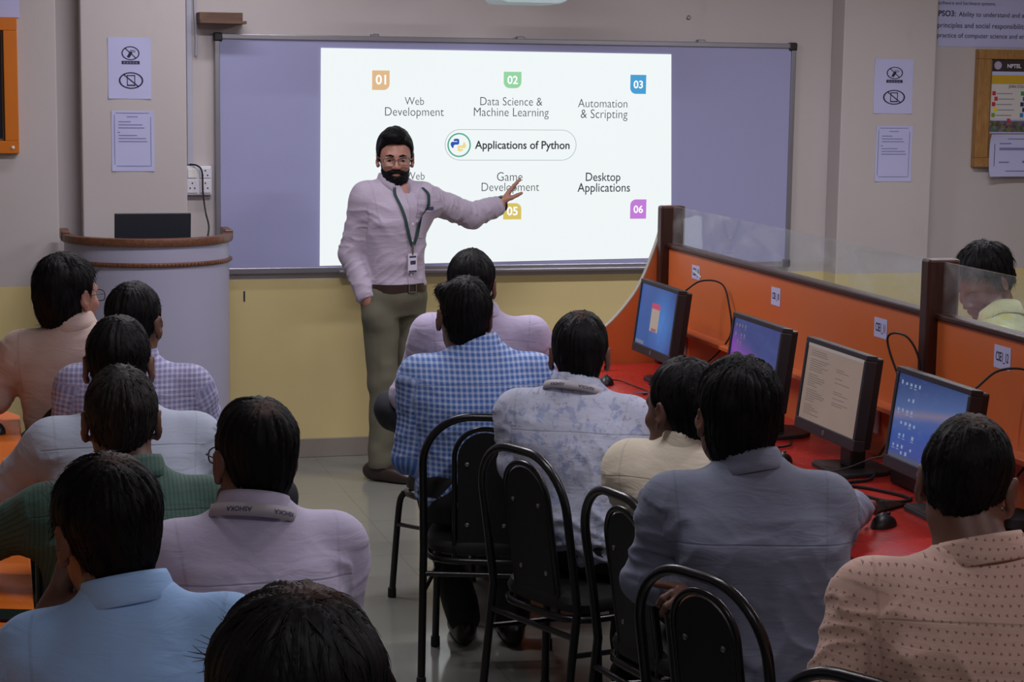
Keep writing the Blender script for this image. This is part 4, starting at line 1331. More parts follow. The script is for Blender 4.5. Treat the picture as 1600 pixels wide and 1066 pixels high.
def head_prims(F, B, beard=False):
    """skull, face, ears and neck on the field"""
    c, H, k = B.hc, B.H, B.hs
    def W(x, y, z): return c + H @ (V3(x, y, z) * k)
    E = lambda p, r, R=H: ell(W(*p), [q * k for q in r], R)
    C = lambda a, b, ra, rb: cone(W(*a), W(*b), ra * k, rb * k)
    F.add(E((0, -.012, .028), (.074, .096, .085)), .0)
    F.add(E((0, .030, -.030), (.060, .060, .082)), .04)
    F.add(E((0, .036, -.078), (.046, .048, .034)), .03)          # jaw and chin
    F.add(C((0, .082, -.098), (0, .070, -.100), .014, .014), .02)
    F.add(C((-.034, .080, .020), (.034, .080, .020), .011, .011), .02)   # brow
    for sx in (-1, 1):
        F.add(E((sx * .040, .066, -.030), (.022, .020, .020)), .02)      # cheek
        F.cut(E((sx * .032, .096, .000), (.015, .014, .011)), .012)      # eye socket
    F.add(C((0, .086, .008), (0, .106, -.030), .0085, .0115), .012)      # nose
    for sx in (-1, 1): F.add(E((sx * .013, .098, -.034), (.009, .010, .008)), .008)
    F.add(C((-.018, .090, -.062), (.018, .090, -.062), .0065, .0065), .008)   # lips
    F.add(C((-.014, .088, -.071), (.014, .088, -.071), .0070, .0070), .006)
    F.cut(C((-.022, .099, -.0665), (.022, .099, -.0665), .0022, .0022), .003)
    # ears: a tilted shell with a hollow
    for sx in (-1, 1):
        a = math.radians(30 * sx)
        Re = H @ np.array([[math.cos(a), math.sin(a), 0], [-math.sin(a), math.cos(a), 0], [0, 0, 1.0]])
        F.add(ell(W(sx * .083, -.012, -.006), [.008 * k, .0185 * k, .031 * k], Re), .006)
        F.add(ell(W(sx * .080, -.002, -.037), [.008 * k, .010 * k, .012 * k], Re), .006)
        F.cut(ell(W(sx * .092, -.006, -.004), [.006 * k, .011 * k, .020 * k], Re), .004)
    # neck
    nt = W(0, -.022, -.055)
    F.add(cone(nt, B.nb + V3(0, 0, -.03), B.neck * .98, B.neck * 1.06), .028)
    F.add(cone(W(0, .02, -.085), B.nb + B.F * .02 + V3(0, 0, -.01), B.neck * .75, B.neck * .85), .02)

def link_mesh(name, P, F, mat, parent, O, attrs=None, smooth=True):
    me = bpy.data.meshes.new(name)
    P = P - O
    me.vertices.add(len(P)); me.vertices.foreach_set('co', P.astype(f32).ravel())
    nl = F.size
    me.loops.add(nl); me.loops.foreach_set('vertex_index', F.astype(np.int32).ravel())
    me.polygons.add(len(F)); me.polygons.foreach_set('loop_start', (np.arange(len(F)) * F.shape[1]).astype(np.int32))
    me.update(calc_edges=True)
    me.polygons.foreach_set('use_smooth', np.ones(len(F), bool))
    me.materials.append(mat)
    for k, v in (attrs or {}).items():
        if v.ndim == 2:
            at = me.attributes.new(k, 'FLOAT_VECTOR', 'POINT'); at.data.foreach_set('vector', v.astype(f32).ravel())
        else:
            at = me.attributes.new(k, 'FLOAT', 'POINT'); at.data.foreach_set('value', v.astype(f32).ravel())
    me.validate()
    me.update()
    o = bpy.data.objects.new(name, me)
    COL.objects.link(o)
    o.parent = parent
    return o

# ---- materials for people
def skin_material(name, col):
    m = NT(name)
    co = m.coord()
    c1 = tuple(x * .86 for x in col[:3]) + (1,)
    c2 = (min(1, col[0] * 1.12), col[1] * 1.06, col[2] * 1.03, 1)
    m.l(m.mix(m.noise(co, 22, 4), c1, c2), m.b.inputs['Base Color'])
    m.b.inputs['Roughness'].default_value = .48
    m.b.inputs['Subsurface Weight'].default_value = .08
    m.b.inputs['Subsurface Radius'].default_value = (.01, .004, .002)
    m.l(m.bump(m.noise(co, 420, 3), .12, .0006), m.b.inputs['Normal'])
    return m.mat
def hair_material(name, col, grey=None, scalp=None):
    m = NT(name)
    at = m.n('ShaderNodeAttribute'); at.attribute_name = 'flow'
    st = m.noise(m.mapping(at.outputs['Vector'], (60, 60, 4)), 4.0, 3)
    c = m.mix(st, tuple(x * .6 for x in col[:3]) + (1,), tuple(x * 1.2 for x in col[:3]) + (1,))
    if grey is not None:
        g = m.step(m.noise(m.mapping(at.outputs['Vector'], (160, 160, 8)), 3.0, 3), .52, .75)
        c = m.mix(m.math('MULTIPLY', g, grey), c, srgb(120, 116, 112))
    if scalp is not None:
        th = m.n('ShaderNodeAttribute'); th.attribute_name = 'thin'
        c = m.mix(m.math('MULTIPLY', th.outputs['Fac'], m.step(st, .2, .8)), c, scalp)
    m.l(c, m.b.inputs['Base Color'])
    m.b.inputs['Roughness'].default_value = .55
    m.b.inputs['Specular IOR Level'].default_value = .13
    m.l(m.bump(st, .35, .003), m.b.inputs['Normal'])
    return m.mat

def shirt_material(name, kind, c1, c2=None, period=.016, yoke=None, hem=None, rough=.75, weave=900, extra=None):
    m = NT(name)
    at = m.n('ShaderNodeAttribute'); at.attribute_name = 'pat'
    vec = at.outputs['Vector']
    u, s_, cat = m.sep(vec)
    def tri(x, p, duty=.5, soft=.08):
        f = m.math('FRACT', m.math('DIVIDE', x, p))
        a = m.math('ABSOLUTE', m.math('SUBTRACT', f, .5))           # 0 mid .. .5 edge
        return m.step(a, duty * .5 + soft, duty * .5 - soft)        # 1 inside the stripe
    base = m.mix(m.noise(vec, 9.0, 4), tuple(x * .95 for x in c1[:3]) + (1,), tuple(min(1, x * 1.05) for x in c1[:3]) + (1,))
    if kind == 'gingham':
        a, b = tri(u, period, .56), tri(s_, period, .56)
        lvl = m.math('MULTIPLY', m.math('ADD', a, b), .5)
        base = m.ramp(lvl, [(0, c1), (.5, tuple((x + y) / 2 for x, y in zip(c1, c2))), (1, c2)])
    elif kind == 'stripes':
        base = m.mix(m.math('MULTIPLY', tri(u, period, .3), .8), base, c2)
    elif kind == 'floral':
        n1 = m.step(m.noise(vec, 26, 5, .65, .4), .52, .60)
        n2 = m.step(m.noise(m.mapping(vec, (1, 1, 1), (0, 0, 0), (7, 3, 1)), 55, 3, .6), .58, .66)
        n3 = m.noise(vec, 10, 3)
        base = m.mix(m.math('MULTIPLY', n1, .55), base, c2)
        base = m.mix(m.math('MULTIPLY', n2, .5), base, extra)
        base = m.mix(m.step(n3, .55, .8), base, tuple(x * .8 for x in c1[:3]) + (1,))
    elif kind == 'dots':
        # rows of little three pointed motifs, every other row shifted half a step
        row = m.math('FLOOR', m.math('DIVIDE', s_, period))
        sh = m.math('MULTIPLY', m.math('MODULO', m.math('ABSOLUTE', row), 2.0), .5)
        fu = m.math('SUBTRACT', m.math('FRACT', m.math('ADD', m.math('DIVIDE', u, period), sh)), .5)
        fv = m.math('SUBTRACT', m.math('FRACT', m.math('DIVIDE', s_, period)), .5)
        rr = m.math('SQRT', m.math('ADD', m.math('MULTIPLY', fu, fu), m.math('MULTIPLY', fv, fv)))
        an = m.math('ARCTAN2', fv, fu)
        lobe = m.math('MULTIPLY_ADD', m.math('SINE', m.math('MULTIPLY_ADD', an, 3.0, m.math('MULTIPLY', row, 2.1))), .055, .135)
        d = m.step(m.math('SUBTRACT', rr, lobe), .03, -.02)
        base = m.mix(m.math('MULTIPLY', d, .8), base, c2)
    seam = None
    torso_only = m.math('LESS_THAN', cat, .5)
    if yoke is not None:
        d = m.math('ABSOLUTE', m.math('SUBTRACT', m.math('ADD', s_, m.math('MULTIPLY', m.math('MULTIPLY', u, u), .35)), yoke))
        seam = m.math('MULTIPLY', m.step(d, .0026, .0008), torso_only)
        base = m.mix(m.math('MULTIPLY', seam, .45), base, tuple(x * .45 for x in c1[:3]) + (1,))
    sa = m.n('ShaderNodeAttribute'); sa.attribute_name = 'seam'
    arm_seam = m.math('MULTIPLY', m.step(sa.outputs['Fac'], .0045, .0015), m.math('GREATER_THAN', sa.outputs['Fac'], .00001))
    base = m.mix(m.math('MULTIPLY', arm_seam, .28), base, tuple(x * .45 for x in c1[:3]) + (1,))
    m.l(base, m.b.inputs['Base Color'])
    m.b.inputs['Roughness'].default_value = rough
    m.b.inputs['Specular IOR Level'].default_value = .25
    m.b.inputs['Sheen Weight'].default_value = .08
    # crumples in the cloth, longer sideways than up and down
    cr = m.noise(m.mapping(vec, (5, 17, 3)), 2.2, 4, .55, .9)
    cr2 = m.noise(m.mapping(vec, (14, 30, 8)), 1.6, 2, .5, .4)
    h = m.math('ADD', m.math('MULTIPLY', cr, 1.0), m.math('MULTIPLY', cr2, .25))
    b1 = m.bump(h, .30, .010)
    if seam is not None: b1 = m.bump(seam, .6, -.0015, b1)
    b2 = m.bump(m.noise(vec, weave, 1), .12, .0004, b1)
    m.l(b2, m.b.inputs['Normal'])
    return m.mat

HAIRC = srgb(17, 16, 18)

def torso_coords(B, P):
    """cloth coordinates: arm 0/1, along and around; torso: round the body from the middle of the back, height"""
    z = P[:, 2]
    t = np.clip((z - B.z0) / (B.z1 - B.z0), 0, 1)
    cx = np.interp(z, B.sp_z, B.sp_x); cy = np.interp(z, B.sp_z, B.sp_y)
    a = np.interp(t, TORSO_S, np.array(TORSO_A) * B.bw); b = np.interp(t, TORSO_S, np.array(TORSO_B) * B.bd)
    yw = np.radians(B.yaw_p + (B.yaw - B.yaw_p) * np.clip(t / .7, 0, 1))
    cs, sn = np.cos(yw), np.sin(yw)
    u = (P[:, 0] - cx) * cs - (P[:, 1] - cy) * sn; v = (P[:, 0] - cx) * sn + (P[:, 1] - cy) * cs
    # across the back the cloth runs flat, round the flanks it turns
    am, bm_ = .17 * B.bw, .12 * B.bd
    ang = np.arctan2(u / am, -v / bm_)
    back = u
    side = np.sign(u) * am + (np.abs(ang) - math.pi / 2) * np.sign(u) * bm_ * 1.1
    uu = np.where(np.abs(ang) < math.pi / 2, back, side)
    top = z - .35 * np.clip(np.abs(u) - .09, 0, None) * np.clip((t - .75) / .2, 0, 1) * 0
    pat = np.stack([uu, z + np.clip(v, 0, None) * np.clip((t - .82) / .15, 0, 1), np.zeros(len(P))], 1)
    best = np.full(len(P), 1e9)
    sd_t = np.abs(u) - a
    for S, E, W in ((B.SL, B.EL, B.WL), (B.SR, B.ER, B.WR)):
        acc = 0.0
        for A0, A1, r in ((S, E, .055), (E, W, .042)):
            ab = A1 - A0; L = np.linalg.norm(ab); e = ab / L
            q = P - A0; tt = q @ e
            tc = np.clip(tt, 0 if A0 is not S else .02, L)
            dd = np.linalg.norm(q - tc[:, None] * e, axis=1) - r
            ref = np.cross(e, B.F); ref /= np.linalg.norm(ref); r2 = np.cross(e, ref)
            an = np.arctan2(q @ ref, q @ r2)
            m = (dd < best) & (dd < .03) & (np.abs(u) > a - .035 + .0 * z) & (tt > .0)
            m &= (dd < np.where(np.abs(u) > a + .015, 1, -.0 + .006))
            pat[m] = np.stack([an[m] * r, acc + tc[m], np.ones(m.sum())], 1)
            best = np.where(m, dd, best)
            acc += L
    return pat, t, u, v

def make_folds(B, P, N, pat, t, amp, seed):
    u, s_ = pat[:, 0], pat[:, 1]
    arm = pat[:, 2] > .5
    wv = vnoise(np.stack([u * 6, s_ * 6, np.full(len(u), seed * 1.7)], 1), seed)
    n1 = vnoise(np.stack([u * 5 + wv * .6, s_ * 15 + wv * 3.2 + np.abs(u) * 8, np.full(len(u), seed * .3)], 1), seed + 1)
    r1 = (1 - np.abs(2 * n1 - 1)) ** 4
    n2 = vnoise(np.stack([u * 9 + 5, s_ * 27 + wv * 2.5 - np.abs(u) * 12, np.full(len(u), seed * .9)], 1), seed + 2)
    r2 = (1 - np.abs(2 * n2 - 1)) ** 4
    n3 = vnoise(np.stack([u * 7, s_ * 5, np.full(len(u), 3.3)], 1), seed + 5) - .5
    wt = np.clip(1.15 - t * 1.15, .12, 1.0)
    wt = np.maximum(wt, .55 * np.clip((np.abs(u) - .10) / .06, 0, 1) * np.clip((.9 - t) / .1, 0, 1))
    d = amp * wt * (1.5 * r1 + .7 * r2 - .35) + n3 * .012
    n4 = vnoise(np.stack([u * 16 + wv, s_ * 34 + u * 12, np.full(len(u), 9.1)], 1), seed + 3)
    d = np.where(arm, amp * .8 * ((1 - np.abs(2 * n4 - 1)) ** 3 - .3), d)
    return P + N * d[:, None]

def collar_mesh(B, r=1.0, h=.036, gap=26, spread=0.0):
    """a folded shirt collar standing round the neck, open at the front"""
    n = 40; P = []; F = []
    up = (B.hc + B.H @ V3(0, -.022, -.055) - B.nb); up /= np.linalg.norm(up); up = (up + V3(0, 0, 1)); up /= np.linalg.norm(up)
    fw = B.F - up * float(B.F @ up); fw /= np.linalg.norm(fw); rt = np.cross(fw, up)
    c = B.nb + up * .0 + fw * .012
    rx, ry = (B.neck + .014) * r, (B.neck + .018) * r
    prof = [(-.006, -.012), (-.005, h * .55), (-.003, h), (.0005, h + .002), (.004, h * .8), (.009, h * .15), (.013, -.013), (.010, -.016), (.006, -.008), (.001, h * .3)]
    g = math.radians(gap)
    for i in range(n + 1):
        a = g + (2 * math.pi - 2 * g) * i / n        # 0 = front
        s, co = math.sin(a), math.cos(a)
        fr = max(0.0, co)                             # front drops a little
        for (dr, z) in prof:
            zz = z - fr * .030 - (fr ** 3) * (.030 if z < 0 and dr > .008 else 0.0)
            P.append(c + rt * (rx + dr) * s + fw * (ry + dr) * co + up * zz)
    m = len(prof)
    for i in range(n):
        for j in range(m):
            k = (j + 1) % m
            F.append((i * m + j, i * m + k, (i + 1) * m + k, (i + 1) * m + j))
    P = np.array(P)
    F = np.array(F)
    # caps
    return P, F, (c, rt, fw, up, rx, ry)

def cap_ends(P, F, m):
    n = len(P) // m
    extra = []
    for base in (0, (n - 1) * m):
        for j in range(1, m // 2):
            extra.append((base + j - 1 if j > 1 else base, base + j, base + m - 1 - j, base + m - j if j > 1 else base + m - 1))
    return np.concatenate([F, np.array(extra)])

def band_round(B, fr, rr, z0, z1, a0, a1, n=30, dr=0.004):
    c, rt, fw, up, rx, ry = fr
    P = []; F = []
    for i in range(n + 1):
        a = math.radians(a0 + (a1 - a0) * i / n)
        s, co = math.sin(a), math.cos(a)
        f = max(0.0, co)
        for (d, z) in ((rr, z0), (rr - .004, z1), (rr - .004 + dr * .5, z1), (rr + dr * .5, z0)):
            P.append(c + rt * (rx + d) * s + fw * (ry + d) * co + up * (z - f * .03))
    for i in range(n):
        for j in range(4):
            k = (j + 1) % 4
            F.append((i * 4 + j, i * 4 + k, (i + 1) * 4 + k, (i + 1) * 4 + j))
    return np.array(P), np.array(F)

def hair_mesh(B, st, seed):
    """cap of hair plus thin locks along the growth direction"""
    c, H, k = B.hc, B.H, B.hs
    tt, ts, tb = st.get('top', .016), st.get('side', .008), st.get('back', .012)
    nape, side = st.get('nape', -.062), st.get('burn', -.005)
    h = st.get('h', .004)
    ext = .16 * k
    lo, hi = c - ext, c + ext
    X, Y, Z = [np.arange(lo[i], hi[i], h, dtype=f32) for i in range(3)]
    F = Field(X, Y, Z)
    def W(x, y, z): return c + H @ (V3(x, y, z) * k)
    E = lambda p, r: ell(W(*p), [q * k for q in r], H)
    F.add(E((0, -.012 - tb * .5 + tt * .1, .028 + tt * .42), (.074 + ts, .096 + tb * .8, .085 + tt * .60)), 0)
    fl = st.get('full')
    F.add(E((0, -.045, -.020), ((.060 + ts * .9) if fl else (.052 + ts * .6), .055 + tb, .062)), .035 if fl else .025)      # occiput down to the nape
    if nape < -.065: F.add(E((0, -.036, nape + .045), ((.056 + ts) if fl else (.049 + ts * .4), .050 + tb * .8, .062)), .035 if fl else .02)
    for (p, r) in st.get('lumps', ()):
        F.add(E(p, r), .03)
    if st.get('ears', True):
        for sx in (-1, 1): F.cut(E((sx * .096, .002, -.012), (.026, .026, .036)), .010)
    ys = [-.12, -.06, -.03, -.012, .005, .018, .034, .060, .085, .11]
    zs = [nape, nape + .002, nape + .010, -.030, side - .015, side, .045, st.get('fringe', .068), st.get('fringe', .068) + .004, st.get('fringe', .068) + .01]
    rng = st.get('rough', .004)
    def hl(X, Y, Z):
        x, y, z = X - c[0], Y - c[1], Z - c[2]
        lx_ = (x * H[0, 0] + y * H[1, 0] + z * H[2, 0]) / k
        ly_ = (x * H[0, 1] + y * H[1, 1] + z * H[2, 1]) / k
        lz_ = (x * H[0, 2] + y * H[1, 2] + z * H[2, 2]) / k
        zz = np.interp(ly_, ys, zs)
        # round the hairline at the nape: higher towards the ears
        zz = zz + np.clip(-ly_ - .03, 0, .1) / .07 * np.clip(np.abs(lx_) - .024, 0, .06) * (.3 if st.get('full') else .85)
        # clear the ears
        return (zz - lz_) * k
    F.keep(hl, .012)
    P, Q = F.mesh()
    P = smooth_mesh(P, Q, 2, .5)
    N = normals(P, Q)
    L = (P - c) @ H / k
    # clumps: displaced along the normal by streaky noise
    whorl = np.array(st.get('whorl', (.0, -.055, .10)))
    d = L - whorl
    az = np.arctan2(d[:, 0], d[:, 1])
    rad = np.linalg.norm(d, axis=1)
    flow = np.stack([np.cos(az) * .12, np.sin(az) * .12, rad], 1)
    n1 = vnoise(np.stack([np.cos(az) * 9, np.sin(az) * 9, rad * 14], 1), seed)
    n2 = vnoise(np.stack([np.cos(az) * 26, np.sin(az) * 26, rad * 22], 1), seed + 3)
    n3 = vnoise(L * 28, seed + 8)
    P = P + N * ((n1 - .5) * rng * 1.6 + (n2 - .5) * rng * 1.2 + (n3 - .5) * rng * 1.2)[:, None] * k
    thin = np.zeros(len(P))
    for (tc, tr) in st.get('thin', ()):
        thin = np.maximum(thin, np.clip(1 - np.linalg.norm((L - np.array(tc)) / np.array(tr), axis=1), 0, 1))
    # locks
    rs = np.random.RandomState(seed)
    nl = st.get('locks', 1500); ln = st.get('len', .026)
    pick = rs.randint(0, len(P), nl)
    p0 = P[pick]; n0 = N[pick]
    dl = (d / np.maximum(rad, 1e-6)[:, None])[pick]
    dl = dl + np.stack([rs.normal(0, .25, nl), rs.normal(0, .25, nl), rs.normal(-.25, .2, nl)], 1)
    if 'sweep' in st: dl = dl * (1 - .6) + np.array(st['sweep']) * np.where(L[pick, 2] > .045, .9, .25)[:, None]
    dw = dl @ H.T
    dw = dw - n0 * np.sum(dw * n0, 1)[:, None]
    dw /= np.maximum(np.linalg.norm(dw, axis=1), 1e-6)[:, None]
    sdw = np.cross(dw, n0)
    VP = []; VF = []; FL = []; TH = []
    nseg = 3; base = len(P)
    length = ln * k * rs.uniform(.5, 1.25, nl)
    lift = st.get('lift', .10) * rs.uniform(.2, 1.6, nl)
    w = st.get('lockw', .0012) * rs.uniform(.6, 1.5, nl)
    rows = []
    for j in range(nseg + 1):
        f = j / nseg
        q = p0 - n0 * .0015 + dw * (length * f)[:, None] + n0 * (length * (lift * f - .22 * f * f))[:, None]
        ww = (w * (1 - f * .8))[:, None]
        rows.append((q - sdw * ww, q + n0 * ww * .9, q + sdw * ww))
    V = np.stack([np.stack(r, 1) for r in rows], 1)           # nl, nseg+1, 3, 3
    idx = base + np.arange(nl * (nseg + 1) * 3).reshape(nl, nseg + 1, 3)
    for j in range(nseg):
        for a_, b_ in ((0, 1), (1, 2), (2, 0)):
            VF.append(np.stack([idx[:, j, a_], idx[:, j, b_], idx[:, j + 1, b_], idx[:, j + 1, a_]], 1))
    P2 = np.concatenate([P, V.reshape(-1, 3)])
    F2 = np.concatenate([Q] + VF)
    lf = np.repeat(flow[pick], (nseg + 1) * 3, 0) + np.repeat(rs.uniform(-.02, .02, (nl, 3)), (nseg + 1) * 3, 0)
    return P2, F2, {'flow': np.concatenate([flow, lf]), 'thin': np.concatenate([thin, np.repeat(thin[pick], (nseg + 1) * 3)])}

def shoe_mesh(an, fd, k=1.0):
    F = None
    rt = V3(fd[1], -fd[0], 0)
    lo = V3(an[0], an[1], 0)
    X, Y = [np.arange(lo[i] - .30, lo[i] + .30, .006, dtype=f32) for i in range(2)]
    Z = np.arange(-.012, .15, .005, dtype=f32)
    F = Field(X, Y, Z)
    R = np.stack([rt, fd, V3(0, 0, 1)], 1)
    F.add(ell(lo - fd * .035 + V3(0, 0, .045), [.036, .055, .046], R), 0)
    F.add(ell(lo + fd * .07 + V3(0, 0, .036), [.044, .095, .040], R), .03)
    F.add(ell(lo + fd * .14 + V3(0, 0, .026), [.040, .065, .028], R), .03)
    F.add(cone(lo + V3(0, 0, .05), lo + V3(0, 0, .10), .042, .040), .02)
    F.keep(lambda X, Y, Z: (.002 - Z) + 0 * X + 0 * Y, .004)
    P, Q = F.mesh()
    return smooth_mesh(P, Q, 1), Q

M_SHOE = simple('dark_brown_leather', srgb(46, 34, 32), .35)
M_SHOEB = simple('black_leather', srgb(20, 19, 20), .4)
SKINS = {'d': skin_material('skin_deep_brown', srgb(98, 68, 58)), 'm': skin_material('skin_brown', srgb(106, 73, 61)), 'l': skin_material('skin_light_brown', srgb(164, 118, 103))}
M_HAIR = hair_material('black_hair', HAIRC)

def person(label, skin, shirt, hair, trousers, loc=None, seed=1, hres=.0045, sres=.0075, fold=.006, collar_col=None, hair_mat=None, hands='lr', hand_spec=None, sleeves=(1.0, 1.0), loose=.006,
           collar=True, shoe=None, extra_legs=None, **joints):
    joints['head'] = (joints['head'][0], joints['head'][1], joints['head'][2] - hair['top'] - .004)
    B = Body(**joints)
    O = B.O
    root = thing('person', label, 'person', tuple(O))
    # ---- body: one continuous skin surface from the head to the feet
    fx = []
    pad = .14 * B.hs
    hb = [(B.hc[i] - pad, B.hc[i] + pad, hres) for i in range(3)]
    fines = [[hb[i]] for i in range(3)]
    for W_ in (B.WL, B.WR):
        for i in range(3): fines[i].append((W_[i] - .19, W_[i] + .19, .0065 if hand_spec is None else .0045))
    pts = np.array([B.SL, B.SR, B.EL, B.ER, B.WL, B.WR, B.P, B.knL, B.knR, B.anL, B.anR, B.hc])
    lo = pts.min(0) - .24; hi = pts.max(0) + .24; lo[2] = -.01; hi[2] = B.top[2] + .03
    F = Field(*[axis(lo[i], hi[i], .014, fines[i]) for i in range(3)])
    head_prims(F, B)
    B.upper(F, -.004)
    B.legs(F, -.006)
    for an, fd in ((B.anL, B.ftL), (B.anR, B.ftR)):
        F.add(cone(an + V3(0, 0, -.035), V3(an[0], an[1], an[2] - .055) + fd * .13, .030, .022), .02)
    hsx = hand_spec or {}
    for key, W_, E_, sg in (('L', B.WL, B.EL, -1), ('R', B.WR, B.ER, 1)):
        sp = dict(hsx.get(key, {}))
        d = sp.pop('d', None); n = sp.pop('n', None)
        if d is None: d = (W_ - E_) / np.linalg.norm(W_ - E_)
        if n is None: n = V3(0, 0, 1) + .2 * B.F
        hand_prims(F, W_, V3(*d), V3(*n), sp.pop('side', sg), **sp)
    P, Q = F.mesh()
    P = smooth_mesh(P, Q, 1, .35)
    body = link_mesh('body', P, Q, SKINS[skin], root, O)
    # ---- hair
    hp, hq, ha = hair_mesh(B, hair, seed * 7 + 1)
    link_mesh('hair', hp, hq, hair_mat or M_HAIR, root, O, ha)
    # ---- trousers
    lo = np.array([B.P, B.knL, B.knR, B.anL, B.anR]).min(0) - .16; hi = np.array([B.P, B.knL, B.knR, B.anL, B.anR]).max(0) + .18
    hi[2] = max(B.P[2] + .10, max(B.knL[2], B.knR[2]) + .10); lo[2] = .03 if not B.stand else .06
    if B.stand: hi[2] = B.z0 + .30
    F = Field(*[np.arange(lo[i], hi[i], .010, dtype=f32) for i in range(3)])
    F.add(B.torso(.012), .01)
    B.legs(F, .012)
    for q in (extra_legs or ()): F.add(q, .03)
    zt = B.P[2] + .06 if not B.stand else B.waist
    def top_edge(X, Y, Z):
        d = (Z - zt) + 0 * X + 0 * Y
        if not B.stand:
            for k_ in (B.knL, B.knR): d = np.minimum(d, np.sqrt((X - k_[0]) ** 2 + (Y - k_[1]) ** 2 + (Z - k_[2]) ** 2) - .19)
        return d
    F.keep(top_edge)
    P, Q = F.mesh(); P = smooth_mesh(P, Q, 2)
    N = normals(P, Q)
    nz = vnoise(P * np.array([14, 14, 20]), seed) - .5
    nz2 = vnoise(P * np.array([30, 30, 9]), seed + 4) - .5
    link_mesh('trousers', P + N * (nz * .010 + nz2 * .006)[:, None], Q, trousers, root, O)
    for an, fd in ((B.anL, B.ftL), (B.anR, B.ftR)):
        P, Q = shoe_mesh(an, fd)
        P = P + V3(0, 0, max(0.0, an[2] - .095))
        sh = link_mesh('shoe', P, Q, shoe or M_SHOEB, root, O)
    # ---- shirt
    cut = []
    pts = np.array([B.SL, B.SR, B.EL, B.ER, B.WL, B.WR, B.P, B.nb])
    lo = pts.min(0) - .17; hi = pts.max(0) + .17; lo[2] = max(lo[2], .05)
    F = Field(*[np.arange(lo[i], hi[i], sres, dtype=f32) for i in range(3)])
    B.upper(F, .009, False, loose)
    if not B.stand: F.add(ell(B.P + V3(0, 0, .03), [.17 * B.bw, .125 * B.bw, .112]), .05)
    zb = (B.P[2] - .085) if not B.stand else B.waist - .004
    F.keep(lambda X, Y, Z: (zb - Z) + 0 * X + 0 * Y)
    k_ = B.arm
    for S_, E_, W_, fr in ((B.SL, B.EL, B.WL, sleeves[0]), (B.SR, B.ER, B.WR, sleeves[1])):
        F.add(cone(S_, E_, .050 * k_ + .009 + loose * .4, .043 * k_ + .009 + loose), .045)
        G = Field(*F.A)
        G.add(cone(E_, W_, .043 * k_ + .009 + loose, .031 * k_ + .009 + loose * .7), 0)
        e = (W_ - E_); L = np.linalg.norm(e); e /= L
        q = E_ + e * (L * fr - .012)
        G.keep(lambda X, Y, Z: (X - q[0]) * e[0] + (Y - q[1]) * e[1] + (Z - q[2]) * e[2], .004)
        h_ = np.clip(.02 - np.abs(G.V - F.V), 0, None) / .02
        F.V = np.minimum(G.V, F.V) - h_ * h_ * .005
    if B.stand:      # open neck
        F.cut(cone(B.nb + B.F * .085 + V3(0, 0, .03), B.nb + B.F * .105 + V3(0, 0, -.045), .036, .010), .008)
    P, Q = F.mesh(); P = smooth_mesh(P, Q, 2)
    N = normals(P, Q)
    pat, t, u, v = torso_coords(B, P)
    P = make_folds(B, P, N, pat, t, fold, seed)
    P = smooth_mesh(P, Q, 1, .3)
    # armhole seams: signed distance to the plane where each sleeve is set in
    sd = np.full(len(P), .5)
    for S_, sg in ((B.SL, -1), (B.SR, 1)):
        out = S_ - B.nb; out[2] *= .25; out /= np.linalg.norm(out)
        q = np.abs((P - S_) @ out + .008) + np.clip(S_[2] - .13 - P[:, 2], 0, None) * 1.2
        sd = np.minimum(sd, q)
    sh = link_mesh('shirt', P, Q, shirt, root, O, {'pat': pat, 'seam': sd})
    fr = None
    if collar:
        cp, cq, fr = collar_mesh(B, gap=38 if B.stand else 26)
        cq = cap_ends(cp, cq, 10)
        cpat, _, _, _ = torso_coords(B, cp)
        link_mesh('collar', cp, cq, collar_col or shirt, sh, O, {'pat': cpat})
    return root, B, fr, sh

def neck_band(root, B, fr, mat, ink, word, a0=100, a1=260, z0=-.012, z1=.014, rr=.024, flip=False, size=.012, angles=(165, 205)):
    """printed lanyard ribbon lying over the collar at the back of the neck"""
    O = B.O
    P, Q = band_round(B, fr, rr, z0, z1, a0, a1)
    lb = link_mesh('lanyard', P, Q, mat, root, O)
    c, rt, fw, up, rx, ry = fr
    vv, ff = text_verts(word, .015)
    xs = [p[0] for p in vv]; w = max(xs) - min(xs)
    ys = [p[1] for p in vv]; hgt = max(ys)
    for am in angles:
        VV = []
        for p in vv:
            q = (p[0] - min(xs) - w / 2) * size; zz = p[1] * size
            if flip: q, zz = -q, (hgt * size - zz)
            a = math.radians(am) - q / (ry + rr)
            f = (zz + (z1 - z0 - hgt * size) / 2) / (z1 - z0)
            d = rr - .004 * f + .003
            VV.append(tuple(c + rt * (rx + d) * math.sin(a) + fw * (ry + d) * math.cos(a) + up * (z0 + (z1 - z0) * f) - O))
        mb = MB(); mb.add(VV, ff); mb.build('lettering', ink, lb)
    return lb

def spectacles(root, B, mat, lens=None):
    c, H, k = B.hc, B.H, B.hs
    def W(x, y, z): return c + H @ (V3(x, y, z) * k) - B.O
    b = MB()
    for sx in (-1, 1):
        pts = []
        for i in range(20):
            a = 2 * math.pi * i / 20
            cx_, cz_ = math.cos(a), math.sin(a)
            p = 3.0; r = (abs(cx_) ** p + abs(cz_) ** p) ** (-1 / p)
            pts.append(W(sx * .034 + .027 * r * cx_, .103 - .10 * abs(sx * .034 + .027 * r * cx_) ** 1.4, -.003 + .018 * r * cz_))
        b.tube(pts, .0016 * k, 6, closed=True)
        b.tube([W(sx * .060, .098, .004), W(sx * .076, .075, .005), W(sx * .083, .0, .004), W(sx * .081, -.016, -.008)], .0016 * k, 6)
    b.tube([W(-.009, .105, .002), W(0, .108, .005), W(.009, .105, .002)], .0014 * k, 6)
    g = b.build('spectacles', mat, root, True)
    return g

